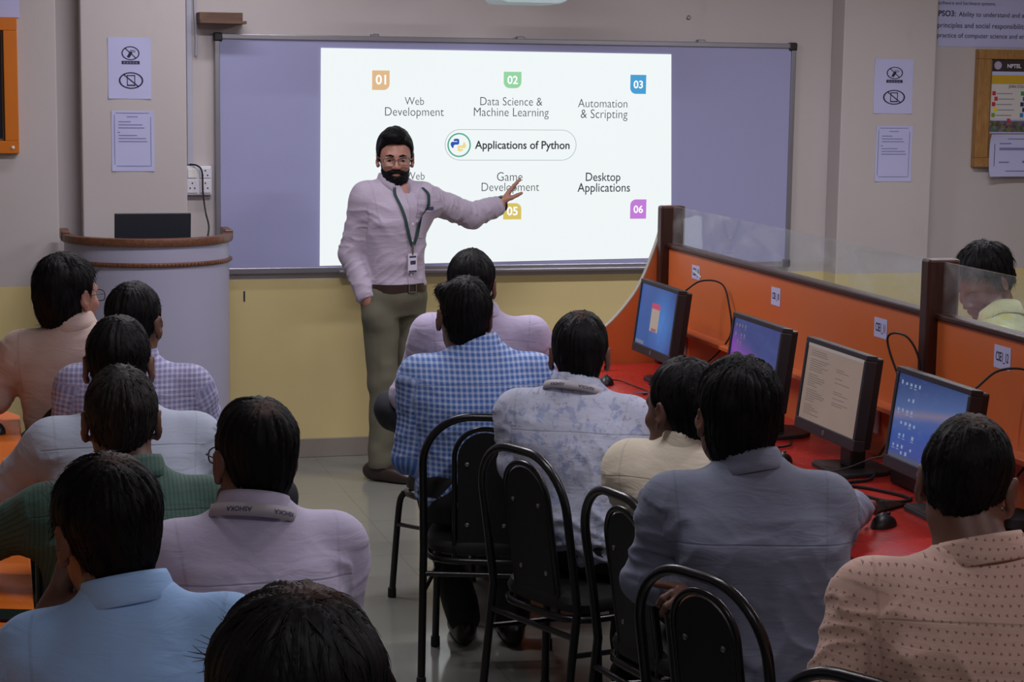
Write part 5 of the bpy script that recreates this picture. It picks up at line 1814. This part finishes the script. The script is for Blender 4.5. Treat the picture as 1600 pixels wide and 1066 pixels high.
def eyes(root, B):
    c, H, k = B.hc, B.H, B.hs
    for sx in (-1, 1):
        o = c + H @ (V3(sx * .032, .0765, -.001) * k) - B.O
        M_ = Matrix([list(H[0]), list(H[1]), list(H[2])]).to_4x4()
        b = MB(); b.lathe([(.0115 * k * math.sin(math.pi * i / 10), -.0115 * k * math.cos(math.pi * i / 10)) for i in range(1, 10)], tuple(o), 14, M=M_ @ Matrix.Rotation(-math.pi / 2, 4, 'X'))
        e = b.build('eye', simple('eye_white', srgb(128, 120, 116), .25), root, True)
        o2 = c + H @ (V3(sx * .032, .0872, -.001) * k) - B.O
        b = MB(); b.lathe([(.0055 * k, 0), (.004 * k, .001)], tuple(o2), 14, M=M_ @ Matrix.Rotation(-math.pi / 2, 4, 'X'))
        b.build('iris', simple('iris_dark', srgb(30, 18, 14), .15), e)

# ------------------------------------------------------------------ the cast
M_TRN = simple('navy_trousers', srgb(26, 27, 36), .8, vscale=20)
M_TRB = simple('black_trousers', srgb(20, 20, 22), .8, vscale=20)
M_TRG = simple('grey_trousers', srgb(58, 56, 58), .8, vscale=20)
M_KHAKI = simple('khaki_trousers', srgb(92, 90, 76), .8, vary=.06, vscale=14, bump=.15, bscale=500)
M_LANY = simple('white_lanyard_ribbon', srgb(168, 164, 172), .6)
M_LINK = simple('lanyard_ink', srgb(46, 48, 92), .6)
M_DGREEN = simple('dark_green_ribbon', srgb(26, 56, 56), .6)
M_SPEC = simple('spectacle_frame', srgb(26, 24, 26), .3)
M_SPECM = simple('spectacle_metal', srgb(120, 110, 104), .3, metal=.7)
M_HGREY = hair_material('greying_hair', srgb(30, 27, 27), grey=.45)
SC = srgb(96, 66, 54)
M_HTHIN = hair_material('thinning_hair', HAIRC, scalp=SC)
M_HBRN = hair_material('dark_brown_hair', srgb(34, 28, 26))

SH = dict(
    peach=shirt_material('peach_shirt', 'plain', srgb(186, 164, 156)),
    lav=shirt_material('lavender_gingham_shirt', 'gingham', srgb(184, 180, 206), srgb(122, 124, 168), .0150, yoke=.93),
    white=shirt_material('white_shirt', 'plain', srgb(168, 177, 196), yoke=.985),
    green=shirt_material('green_striped_shirt', 'stripes', srgb(60, 88, 79), srgb(42, 66, 59), .010, yoke=.945),
    sky=shirt_material('sky_blue_shirt', 'plain', srgb(150, 188, 236), yoke=.90),
    cloud=shirt_material('pale_lilac_shirt', 'plain', srgb(184, 178, 204), yoke=.915),
    pinkw=shirt_material('pinkish_white_shirt', 'plain', srgb(176, 166, 194), yoke=.985),
    blue=shirt_material('blue_gingham_shirt', 'gingham', srgb(176, 190, 222), srgb(66, 106, 176), .0172, yoke=.955),
    floral=shirt_material('floral_shirt', 'floral', srgb(176, 181, 202), srgb(104, 122, 172), yoke=.90, extra=srgb(120, 112, 120)),
    cream=shirt_material('cream_shirt', 'plain', srgb(214, 204, 184), yoke=.905),
    grey=shirt_material('slate_grey_shirt', 'plain', srgb(112, 118, 138), yoke=.905),
    dots=shirt_material('peach_dotted_shirt', 'dots', srgb(206, 172, 158), srgb(112, 78, 74), .0155, yoke=.955),
    yellow=shirt_material('yellow_patterned_shirt', 'floral', srgb(196, 204, 160), srgb(190, 190, 80), extra=srgb(130, 150, 200)),
    cuff=shirt_material('speaker_shirt', 'plain', srgb(170, 159, 178), rough=.7),
)
def HAIR(**k):
    d = dict(top=.016, side=.007, back=.010); d.update(k); return d

FEW = dict(hands='lr')

# left block, far to near
rA, bA, fA, _ = person('seated person in a peach shirt and spectacles, farthest back beside the lectern', 'l', SH['peach'], HAIR(top=.026, side=.014, back=.022, full=True, nape=-.108, locks=1800, len=.04, lift=.16, h=.005), M_TRB, seed=11, fold=.005,
    head=(.300, 6.62, 1.325), pelvis=(.33, 6.58), yaw=14, yaw_h=48, pitch=2, shw=.168, elL=(.050, 6.65, .84), wrL=(-.13, 6.76, .83), elR=(.55, 6.68, .80), wrR=(.5, 6.88, .68), nb=(.305, 6.585, 1.075), yaw_p=0)
spectacles(rA, bA, M_SPEC)
rB, bB, fB, _ = person('seated person in a lavender gingham shirt right of the peach shirt', 'm', SH['lav'], HAIR(top=.015, side=.006, back=.010, nape=-.088, len=.016, lift=.3), M_TRN, seed=12,
    head=(.484, 6.20, 1.272), pelvis=(.47, 6.12), yaw=8, yaw_h=28, pitch=6, shw=.172, nb=(.472, 6.16, 1.02), yaw_p=82, elL=(.255, 6.17, .74), wrL=(.46, 6.22, .72), elR=(.72, 6.18, .74), wrR=(.58, 6.24, .72), bw=1.0)
rC, bC, fC, _ = person('seated person in a white shirt behind the lavender gingham shirt, elbow on the orange table', 'm', SH['white'], HAIR(top=.014, side=.006, back=.009, nape=-.080, len=.014, lift=.35), M_TRN, seed=13,
    head=(.356, 5.148, 1.298), pelvis=(.36, 4.98), yaw=0, yaw_h=8, pitch=4, shw=.180, nb=(.362, 5.07, 1.055), elL=(.06, 5.16, .835), wrL=(-.10, 5.34, .835), elR=(.60, 5.10, .76), bw=1.06)
rD, bD, fD, _ = person('seated person with greying hair in a dark green striped shirt', 'd', SH['green'], HAIR(top=.014, side=.005, back=.008, nape=-.064, len=.018, lift=.35), M_TRB, seed=14, hair_mat=M_HGREY,
    head=(.319, 4.567, 1.256), kneeL=(.630, 4.60, .595), kneeR=(.690, 4.45, .595), ankL=V3(.66, 4.62, .09), ankR=V3(.72, 4.47, .09), pelvis=(.33, 4.43), yaw=0, yaw_p=60, yaw_h=2, pitch=2, shw=.185, nb=(.330, 4.50, 1.005), elL=(-.02, 4.60, .835), wrL=(-.20, 4.74, .84), elR=(.575, 4.47, .75), wrR=(.46, 4.56, .73), bw=1.12, bd=1.1, neck=.064)
rE, bE, fE, _ = person('seated person in a sky blue shirt resting the chin on the left hand', 'm', SH['sky'], HAIR(top=.018, side=.012, back=.015, nape=-.092, len=.035, lift=.12, locks=2600, thin=(((.01, -.055, .118), (.040, .036, .040)),)), M_TRG, seed=15, fold=.008, sres=.0065, hair_mat=M_HTHIN, hres=.004,
    head=(.194, 3.36, 1.288), pelvis=(.315, 3.14), yaw_p=-26, yaw=8, yaw_h=-20, pitch=6, roll=-4, shw=.165, nb=(.235, 3.285, 1.045), shl=(.085, 3.32, .955), shr=(.400, 3.25, .985), elL=(.03, 3.43, .825), wrL=(.118, 3.452, .985), elR=(.46, 3.28, .75), wrR=(.36, 3.38, .73), bw=1.0,
    hand_spec={'L': dict(d=(.35, -.05, .95), n=(-.85, -.3, .25), bend=(1.0, 1.0, 1.05, 1.1))}, sleeves=(.45, 1.0))
rF, bF, fF, _ = person('seated person in a pale lilac shirt with a printed lanyard round the collar', 'm', SH['cloud'], HAIR(top=.015, side=.007, back=.010, nape=-.085, len=.016, lift=.2, thin=(((.0, -.070, .105), (.040, .040, .040)),)), M_TRN, seed=16, fold=.008, sres=.0065, hair_mat=M_HTHIN, hres=.004,
    head=(.553, 4.045, 1.262), pelvis=(.545, 3.83), kneeL=(.455, 4.10, .605), kneeR=(.650, 4.13, .605), ankL=V3(.46, 4.10, .09), ankR=V3(.65, 4.10, .09), yaw_p=0, yaw=-2, yaw_h=-14, pitch=4, shw=.165, nb=(.545, 3.97, 1.025), elL=(.405, 4.030, .79), wrL=(.492, 4.100, .955), elR=(.715, 3.98, .765), wrR=(.60, 4.00, .75), bw=.98,
    hand_spec={'L': dict(d=(.25, -.15, .95), n=(-.7, -.6, .1), bend=(.7, .8, .9, 1.0))}, sleeves=(.7, 1.0))
neck_band(rF, bF, fF, M_LANY, M_LINK, 'ASHOKA', angles=(150, 210), flip=True, size=.014, z0=-.020, z1=.008)
spectacles(rF, bF, M_SPEC)
rG, bG, fG, _ = person('dark haired person nearest the camera, only the crown of the head in view', 'm', SH['grey'], HAIR(top=.022, side=.016, back=.018, full=True, nape=-.070, len=.035, lift=.05, locks=2600, burn=-.03, thin=(((.02, -.035, .135), (.050, .045, .045)),)), M_TRB, seed=17, hair_mat=M_HTHIN, hres=.004,
    elL=(.165, 1.98, .77), wrL=(.24, 2.14, .73), head=(.318, 2.045, 1.395), nb=(.325, 1.985, 1.13), drop=.10, pelvis=(.35, 1.83), yaw=4, yaw_h=-6, pitch=6, hs=1.06)

# right block, far to near
rH, bH, fH, _ = person('seated person in a pinkish white shirt farthest back on the right, elbow on knee', 'm', SH['pinkw'], HAIR(top=.018, side=.010, back=.014, nape=-.085, len=.025, lift=.14), M_TRN, seed=21,
    head=(1.728, 6.86, 1.300), pelvis=(1.75, 6.80), yaw=6, yaw_h=12, pitch=4, shw=.178, nb=(1.745, 6.80, 1.055), shl=(1.575, 6.83, 1.000), shr=(1.925, 6.76, .995), elL=(1.500, 6.90, .760), wrL=(1.66, 7.06, .735), elR=(1.985, 6.84, .77), wrR=(1.92, 7.02, .73), yaw_p=-35,
    kneeR=(1.87, 7.18, .60), ankR=V3(1.87, 7.16, .09), kneeL=(1.475, 6.98, .690), ankL=V3(1.78, 7.16, .60), bw=1.02)
rI, bI, fI, _ = person('seated person in a blue gingham shirt whose chair back faces the aisle', 'd', SH['blue'], HAIR(top=.017, side=.006, back=.010, nape=-.092, len=.022, lift=.35, fringe=.072, lumps=(((-.066, .02, .075), (.028, .035, .022)),)), M_TRB, seed=22, sres=.007, fold=.009,
    head=(1.520, 6.09, 1.285), pelvis=(1.56, 6.03), yaw=8, yaw_h=2, pitch=0, roll=3, shw=.185, nb=(1.548, 6.04, 1.045), ankL=V3(1.58, 6.32, .09), ankR=V3(1.74, 6.28, .09), elL=(1.340, 6.09, .70), wrL=(1.39, 6.30, .68), elR=(1.80, 6.06, .74), bw=1.14, bd=1.15)
rJ, bJ, fJ, _ = person('seated person in a pale floral shirt with a printed lanyard at the collar', 'd', SH['floral'], HAIR(top=.016, side=.007, back=.010, nape=-.092, len=.018, lift=.2, thin=(((.0, -.05, .118), (.030, .030, .035)),)), M_TRN, seed=23, hair_mat=M_HTHIN, sres=.007, fold=.009,
    head=(1.734, 5.548, 1.234), pelvis=(1.735, 5.38), yaw=28, yaw_h=16, pitch=2, shw=.168, nb=(1.704, 5.494, 1.002), elL=(1.555, 5.56, .77), wrL=(1.70, 5.63, .74), elR=(1.96, 5.60, .80), wrR=(2.14, 5.74, .82), bw=1.05, bd=1.1, yaw_p=50)
neck_band(rJ, bJ, fJ, M_LANY, M_LINK, 'ASHOKA', angles=(150, 205), flip=True, size=.013, z0=-.016, z1=.010)
rK, bK, fK, _ = person('seated person in a cream shirt, half hidden by the grey shirt', 'd', SH['cream'], HAIR(top=.018, side=.011, back=.014, nape=-.086, len=.028, lift=.14), M_TRB, seed=24, sres=.007,
    head=(1.759, 4.752, 1.209), pelvis=(1.845, 4.70), yaw=42, yaw_h=-22, pitch=6, shw=.165, nb=(1.775, 4.714, .986), yaw_p=74, elL=(1.70, 4.88, .73), wrL=(1.90, 4.95, .72), elR=(1.99, 4.77, .80), wrR=(2.14, 4.90, .82), bd=1.12)
rL, bL, fL, _ = person('seated person with bushy black hair in a slate grey shirt reaching a phone', 'm', SH['grey'], HAIR(top=.028, side=.018, back=.024, full=True, nape=-.112, len=.026, lift=.12, locks=2800, rough=.006), M_TRB, seed=25, sres=.006, hres=.004, fold=.011,
    head=(1.675, 4.159, 1.306), pelvis=(1.73, 3.98), yaw=16, yaw_h=-4, pitch=-2, shw=.172, nb=(1.690, 4.095, 1.045), yaw_p=45, ankL=V3(1.90, 4.31, .09), ankR=V3(2.06, 4.22, .09), elL=(1.490, 4.20, .775), wrL=(1.552, 4.040, .775), elR=(1.985, 4.38, .815), wrR=(2.215, 4.61, .82), bw=1.05, bd=1.05, hs=1.02,
    hand_spec={'R': dict(d=(.5, .85, -.12), n=(.1, .12, 1), curl=.25), 'L': dict(d=(-.75, -.6, .0), n=(.3, -.5, .8), bend=(.9, 1.0, 1.1, 1.2), scale=.92)})
rM, bM, fM, _ = person('seated person in a peach shirt with small dark motifs at the right edge', 'm', SH['dots'], HAIR(top=.014, side=.005, back=.008, nape=-.062, burn=-.012, len=.014, lift=.2, locks=2600, thin=(((.01, -.055, .116), (.048, .040, .045)),)), M_TRN, seed=26, hair_mat=M_HTHIN, sres=.006, hres=.004, fold=.010,
    head=(1.838, 3.335, 1.302), pelvis=(1.81, 3.17), yaw=20, yaw_h=36, pitch=12, roll=4, shw=.205, nb=(1.810, 3.235, 1.045), yaw_p=40, elL=(1.50, 3.26, .72), elR=(2.08, 3.42, .83), wrR=(2.29, 3.62, .82), bw=1.18, bd=1.15, neck=.066, hs=1.06)
rN, bN, fN, _ = person('person behind the glass strip bending over the far desk in a yellow patterned shirt', 'm', SH['yellow'], HAIR(top=.024, side=.012, back=.014, nape=-.060, len=.04, lift=.22, rough=.008), M_TRB, seed=27,
    head=(3.385, 6.22, 1.345), pelvis=(3.63, 6.13), yaw=-60, yaw_h=-105, pitch=30, nb=(3.48, 6.16, 1.105), shw=.17, hs=1.05, elL=(3.26, 5.96, .845), wrL=(3.06, 6.0, .86), elR=(3.38, 6.42, .845), wrR=(3.14, 6.40, .86))

# chairs of the audience
place_chair(.385, 6.60, 3, 'black tube chair of the person in the plain peach shirt')
place_chair(.40, 6.10, 3, 'black tube chair of the person in the lavender gingham shirt')
place_chair(.37, 4.96, 0, 'black tube chair of the person in the white shirt on the left')
place_chair(.36, 4.40, 0, 'black tube chair of the person in the green striped shirt')
place_chair(.325, 3.12, 2, 'black tube chair of the person in the sky blue shirt')
place_chair(.56, 3.80, 0, 'black tube chair of the person in the pale lilac shirt')
place_chair(.34, 1.81, 0, 'black tube chair of the person nearest the camera')
place_chair(1.72, 6.82, -25, 'black tube chair of the person in the pinkish white shirt')
chair_by_back(1.515, 5.80, 18, 'black tube chair behind the blue gingham shirt')
chair_by_back(1.492, 5.265, 68, 'black tube chair with its back beside the floral shirt')
chair_by_back(1.583, 4.645, 78, 'black tube chair with its back beside the cream shirt')
chair_by_back(1.495, 3.85, 66, 'black tube chair with its back beside the slate grey shirt')
chair_by_back(1.520, 3.10, 60, 'black tube chair behind the peach shirt with dark motifs')
place_chair(3.64, 6.12, -70, 'black tube chair on the far side of the glass strip')

# ---- the speaker
def speaker():
    B = None
    r, b, fr, sh = person('standing bearded speaker with spectacles and a lanyard pointing at the slide', 'l', SH['cuff'],
        HAIR(top=.030, side=.013, back=.014, nape=-.060, burn=-.030, ears=False, fringe=.070, len=.03, lift=.05, locks=1800, h=.0035, whorl=(-.03, .09, .09), lumps=(((.012, .055, .108), (.055, .045, .026)),)), M_KHAKI, seed=31, sres=.006, hres=.0033, fold=.008, shoe=M_SHOE, loose=.010,
        head=(1.903, 9.02, 1.668), pelvis=(1.905, 9.06), pz=.88, stand=True, waist=.925, yaw=152, yaw_h=188, pitch=6, roll=0, shw=.158, nb=(1.895, 9.045, 1.405),
        shl=(2.030, 8.99, 1.340), shr=(1.765, 9.02, 1.345), drop=.06, hs=1.0, slouch=-.015, bw=.84, bd=1.0,
        elL=(2.290, 9.10, 1.242), wrL=(2.462, 9.20, 1.286), elR=(1.705, 9.06, 1.070), wrR=(1.768, 8.970, .850), arm=1.0,
        knL=V3(1.975, 9.11, .475), knR=V3(1.845, 8.99, .470), anL=V3(1.985, 9.16, .085), anR=V3(1.825, 8.965, .085), ftL=V3(.50, -.866, 0), ftR=V3(.78, -.62, 0),
        hand_spec={'L': dict(d=(.60, .30, .74), n=(-.745, .276, .49), bend=(.12, .08, .08, .12), spread=.05, thumb=V3(.95, .1, .22)), 'R': dict(d=(.25, .20, -.95), n=(-.7, -.7, 0), bend=(1.1, 1.1, 1.2, 1.2), thumb=V3(.2, .3, -.9))}, sleeves=(.98, 1.0),
        extra_legs=[cone(V3(1.800, 8.975, .790), V3(1.845, 8.990, .68), .064, .052)])
    O = b.O; c, H, k = b.hc, b.H, b.hs
    W = lambda x, y, z: c + H @ (V3(x, y, z) * k)
    eyes(r, b)
    spectacles(r, b, M_SPECM)
    # beard with moustache
    lo, hi = c - .16, c + .16
    F = Field(*[np.arange(lo[i], hi[i], .0032, dtype=f32) for i in range(3)])
    F.add(ell(W(0, .028, -.036), [.067, .066, .088], H), 0)
    F.add(ell(W(0, .040, -.088), [.054, .058, .046], H), .03)
    F.add(cone(W(-.026, .094, -.052), W(.026, .094, -.052), .010, .010), .012)
    ys = [-.03, -.005, .02, .045, .062, .078, .095, .12]; zs = [-.09, -.01, -.012, -.038, -.052, -.048, -.044, -.043]
    def line(X, Y, Z):
        x, y, z = X - c[0], Y - c[1], Z - c[2]
        l = [(x * H[0, i] + y * H[1, i] + z * H[2, i]) / k for i in range(3)]
        return l[2] - np.interp(l[1], ys, zs)
    F.keep(line, .010)
    F.cut(ell(W(0, .104, -.0665), [.019, .020, .0065], H), .004)
    P, Q = F.mesh(); P = smooth_mesh(P, Q, 1); N = normals(P, Q)
    P = P + N * ((vnoise(P * 160, 4) - .5) * .006)[:, None]
    link_mesh('beard', P, Q, M_HAIR, r, O, {'flow': (P - c) * np.array([1, 1, .3])})
    for sx in (-1, 1):
        mb = MB(); mb.tube([W(sx * .013, .098, .019) - O, W(sx * .030, .0955, .0245) - O, W(sx * .048, .083, .019) - O], [.0035, .0045, .002], 6)
        mb.build('eyebrow', M_HAIR, r, True)
    # belt with buckle
    zc = b.waist - .008
    t = (zc - b.z0) / (b.z1 - b.z0)
    cx = np.interp(zc, b.sp_z, b.sp_x); cy = np.interp(zc, b.sp_z, b.sp_y)
    a = np.interp(t, TORSO_S, np.array(TORSO_A) * b.bw) + .0185; bb_ = np.interp(t, TORSO_S, np.array(TORSO_B) * b.bd) + .0185
    def rim(an, z, e=0.0):
        s_, co = math.sin(an), math.cos(an); n = 2.35
        q = (abs(s_) ** n + abs(co) ** n) ** (-1 / n)
        return V3(cx, cy, z) + b.R * (a + e) * q * s_ + b.F * (bb_ + e) * q * co - O
    v = []; f = []; n = 64
    for i in range(n):
        an = 2 * math.pi * i / n
        for (z, e) in ((zc - .019, 0), (zc + .019, 0), (zc + .019, -.012), (zc - .019, -.012)): v.append(tuple(rim(an, z, e)))
    for i in range(n):
        for j in range(4):
            f.append((i * 4 + j, i * 4 + (j + 1) % 4, ((i + 1) % n) * 4 + (j + 1) % 4, ((i + 1) % n) * 4 + j))
    belt = MB().add(v, f).build('belt', M_SHOE, r, True)
    p = rim(0.0, zc, .003)
    mr = Matrix([[b.R[0], b.F[0], 0, p[0]], [b.R[1], b.F[1], 0, p[1]], [0, 0, 1, p[2]], [0, 0, 0, 1]])
    mb = MB()
    for q in ((-.024, -.019, -.020, .020), (.019, .024, -.020, .020), (-.024, .024, .016, .021), (-.024, .024, -.021, -.016)): mb.box(q[0], q[1], -.002, .003, q[2], q[3], .001, mat=mr)
    mb.build('buckle', M_STEEL, belt)
    # front surface of the torso at height z, sideways offset u
    from mathutils.bvhtree import BVHTree
    bvh = BVHTree.FromPolygons([v_.co.copy() for v_ in sh.data.vertices], [tuple(p_.vertices) for p_ in sh.data.polygons])
    def front(u, z, e=.0):
        """the point of the shirt front at sideways offset u and height z, lifted by e"""
        t = (z - b.z0) / (b.z1 - b.z0)
        cx = np.interp(z, b.sp_z, b.sp_x); cy = np.interp(z, b.sp_z, b.sp_y)
        p0 = V3(cx, cy, z) + b.R * u + b.F * .5 - O
        hit = bvh.ray_cast(Vector(p0), Vector(-b.F))[0]
        p1 = V3(*hit) if hit is not None else V3(cx, cy, z) + b.R * u + b.F * .08 - O
        return p1 + b.F * e
    # button placket, buttons and breast pocket
    mb = MB(); v = []; f = []
    zs_ = np.linspace(.935, 1.36, 20)
    for z in zs_:
        for (u, e) in ((-.016, -.003), (.016, -.003), (.016, .0025), (-.016, .0025)): v.append(tuple(front(u, z, e)))
    for i in range(len(zs_) - 1):
        for j in range(4): f.append((i * 4 + j, i * 4 + (j + 1) % 4, (i + 1) * 4 + (j + 1) % 4, (i + 1) * 4 + j))
    o = mb.add(v, f).build('placket', SH['cuff'], sh, True)
    for z in (.98, 1.06, 1.14, 1.22, 1.30):
        q = front(0, z, .0025)
        MB().lathe([(.0055, 0), (.0055, .002)], tuple(q), 10, M=Matrix([list(b.R) , list(b.F), [0, 0, 1]]).transposed().to_4x4() @ Matrix.Rotation(-math.pi / 2, 4, 'X')).build('button', M_FIT, o)
    mb = MB(); v = []; f = []
    us = np.linspace(-.12, -.04, 7)                 # his left breast is at negative... mirrored by the facing
    us = -us[::-1] * -1
    zz = [1.15, 1.165, 1.27]
    for z in zz:
        for u in us:
            v.append(tuple(front(u, z, .003)))
    for i in range(2):
        for j in range(6): f.append((i * 7 + j, i * 7 + j + 1, (i + 1) * 7 + j + 1, (i + 1) * 7 + j))
    mb.add(v, f).build('breast_pocket', SH['cuff'], sh, True)
    mb = MB()
    q0 = front(-.085, 1.285, .003); q1 = front(-.060, 1.285, .003)
    mb.box(0, 1, 0, 1, 0, 1, mat=Matrix([[(q1 - q0)[0], b.F[0] * .002, 0, q0[0]], [(q1 - q0)[1], b.F[1] * .002, 0, q0[1]], [0, 0, .014, q0[2]], [0, 0, 0, 1]]))
    mb.build('emblem', M_LINK, sh)
    # lanyard in a V over the chest, clip and card
    for sx in (-1, 1):
        pts = [front(sx * .052, 1.388, .004), front(sx * .060, 1.365, .005), front(sx * .062, 1.345, .005), front(sx * .056, 1.30, .005), front(sx * .045, 1.25, .005), front(sx * .034, 1.20, .006), front(sx * .020, 1.155, .007), front(sx * .004, 1.12, .009)]
        v = []; f = []
        for q in smooth_path([Vector(p_) for p_ in pts], 5):
            q = V3(*q)
            for (du, e) in ((-.0085, 0), (.0085, 0), (.0085, .002), (-.0085, .002)): v.append(tuple(q + b.R * du + b.F * e))
        m_ = len(v) // 4
        for i in range(m_ - 1):
            for j in range(4): f.append((i * 4 + j, i * 4 + (j + 1) % 4, (i + 1) * 4 + (j + 1) % 4, (i + 1) * 4 + j))
        if sx == -1: lan = MB().add(v, f).build('lanyard', M_DGREEN, r, True)
        else: MB().add(v, f).build('ribbon', M_DGREEN, lan, True)
    q = front(0, 1.10, .010)
    MB().tube([tuple(q + V3(0, 0, .03)), tuple(q + V3(0, 0, .01)), tuple(q + V3(0, 0, -.025))], [.004, .006, .003], 8).build('clip', M_STEEL, lan, True)
    q = front(0, 1.035, .008)
    fw = b.F * .8 + V3(0, -1, 0) * .2
    mr = Matrix([[b.R[0], b.F[0], 0, q[0]], [b.R[1], b.F[1], 0, q[1]], [0, 0, 1, q[2]], [0, 0, 0, 1]])
    card = MB().box(-.027, .027, 0, .003, -.045, .045, .001, mat=mr).build('identity_card', simple('card_white', srgb(206, 200, 216), .4), lan)
    mb = MB(); mb.box(-.024, .024, .003, .0038, -.043, -.034, mat=mr); mb.box(-.018, .014, .003, .0038, -.006, .012, mat=mr); mb.box(-.02, .02, .003, .0038, .026, .034, mat=mr); mb.build('card_print', M_LINK, card)
    # wrist watch
    e = (b.WL - b.EL); e /= np.linalg.norm(e)
    up = V3(0, 0, 1) - e * e[2]; up /= np.linalg.norm(up); sd = np.cross(e, up)
    cpt = b.WL + e * .012 - O
    pts = [tuple(cpt + up * .030 * math.cos(a_) + sd * .027 * math.sin(a_)) for a_ in np.linspace(0, 2 * math.pi, 24, endpoint=False)]
    mb = MB(); mb.tube(pts, .0075, 8, closed=True); wt = mb.build('wrist_watch', M_SHOE, r, True)
    mr = Matrix([[e[0], up[0], sd[0], cpt[0]], [e[1], up[1], sd[1], cpt[1]], [e[2], up[2], sd[2], cpt[2]], [0, 0, 0, 1]])
    MB().box(-.016, .016, .028, .040, -.016, .016, .003, mat=mr).build('dial', M_BLACKP, wt)
    return r
speaker()
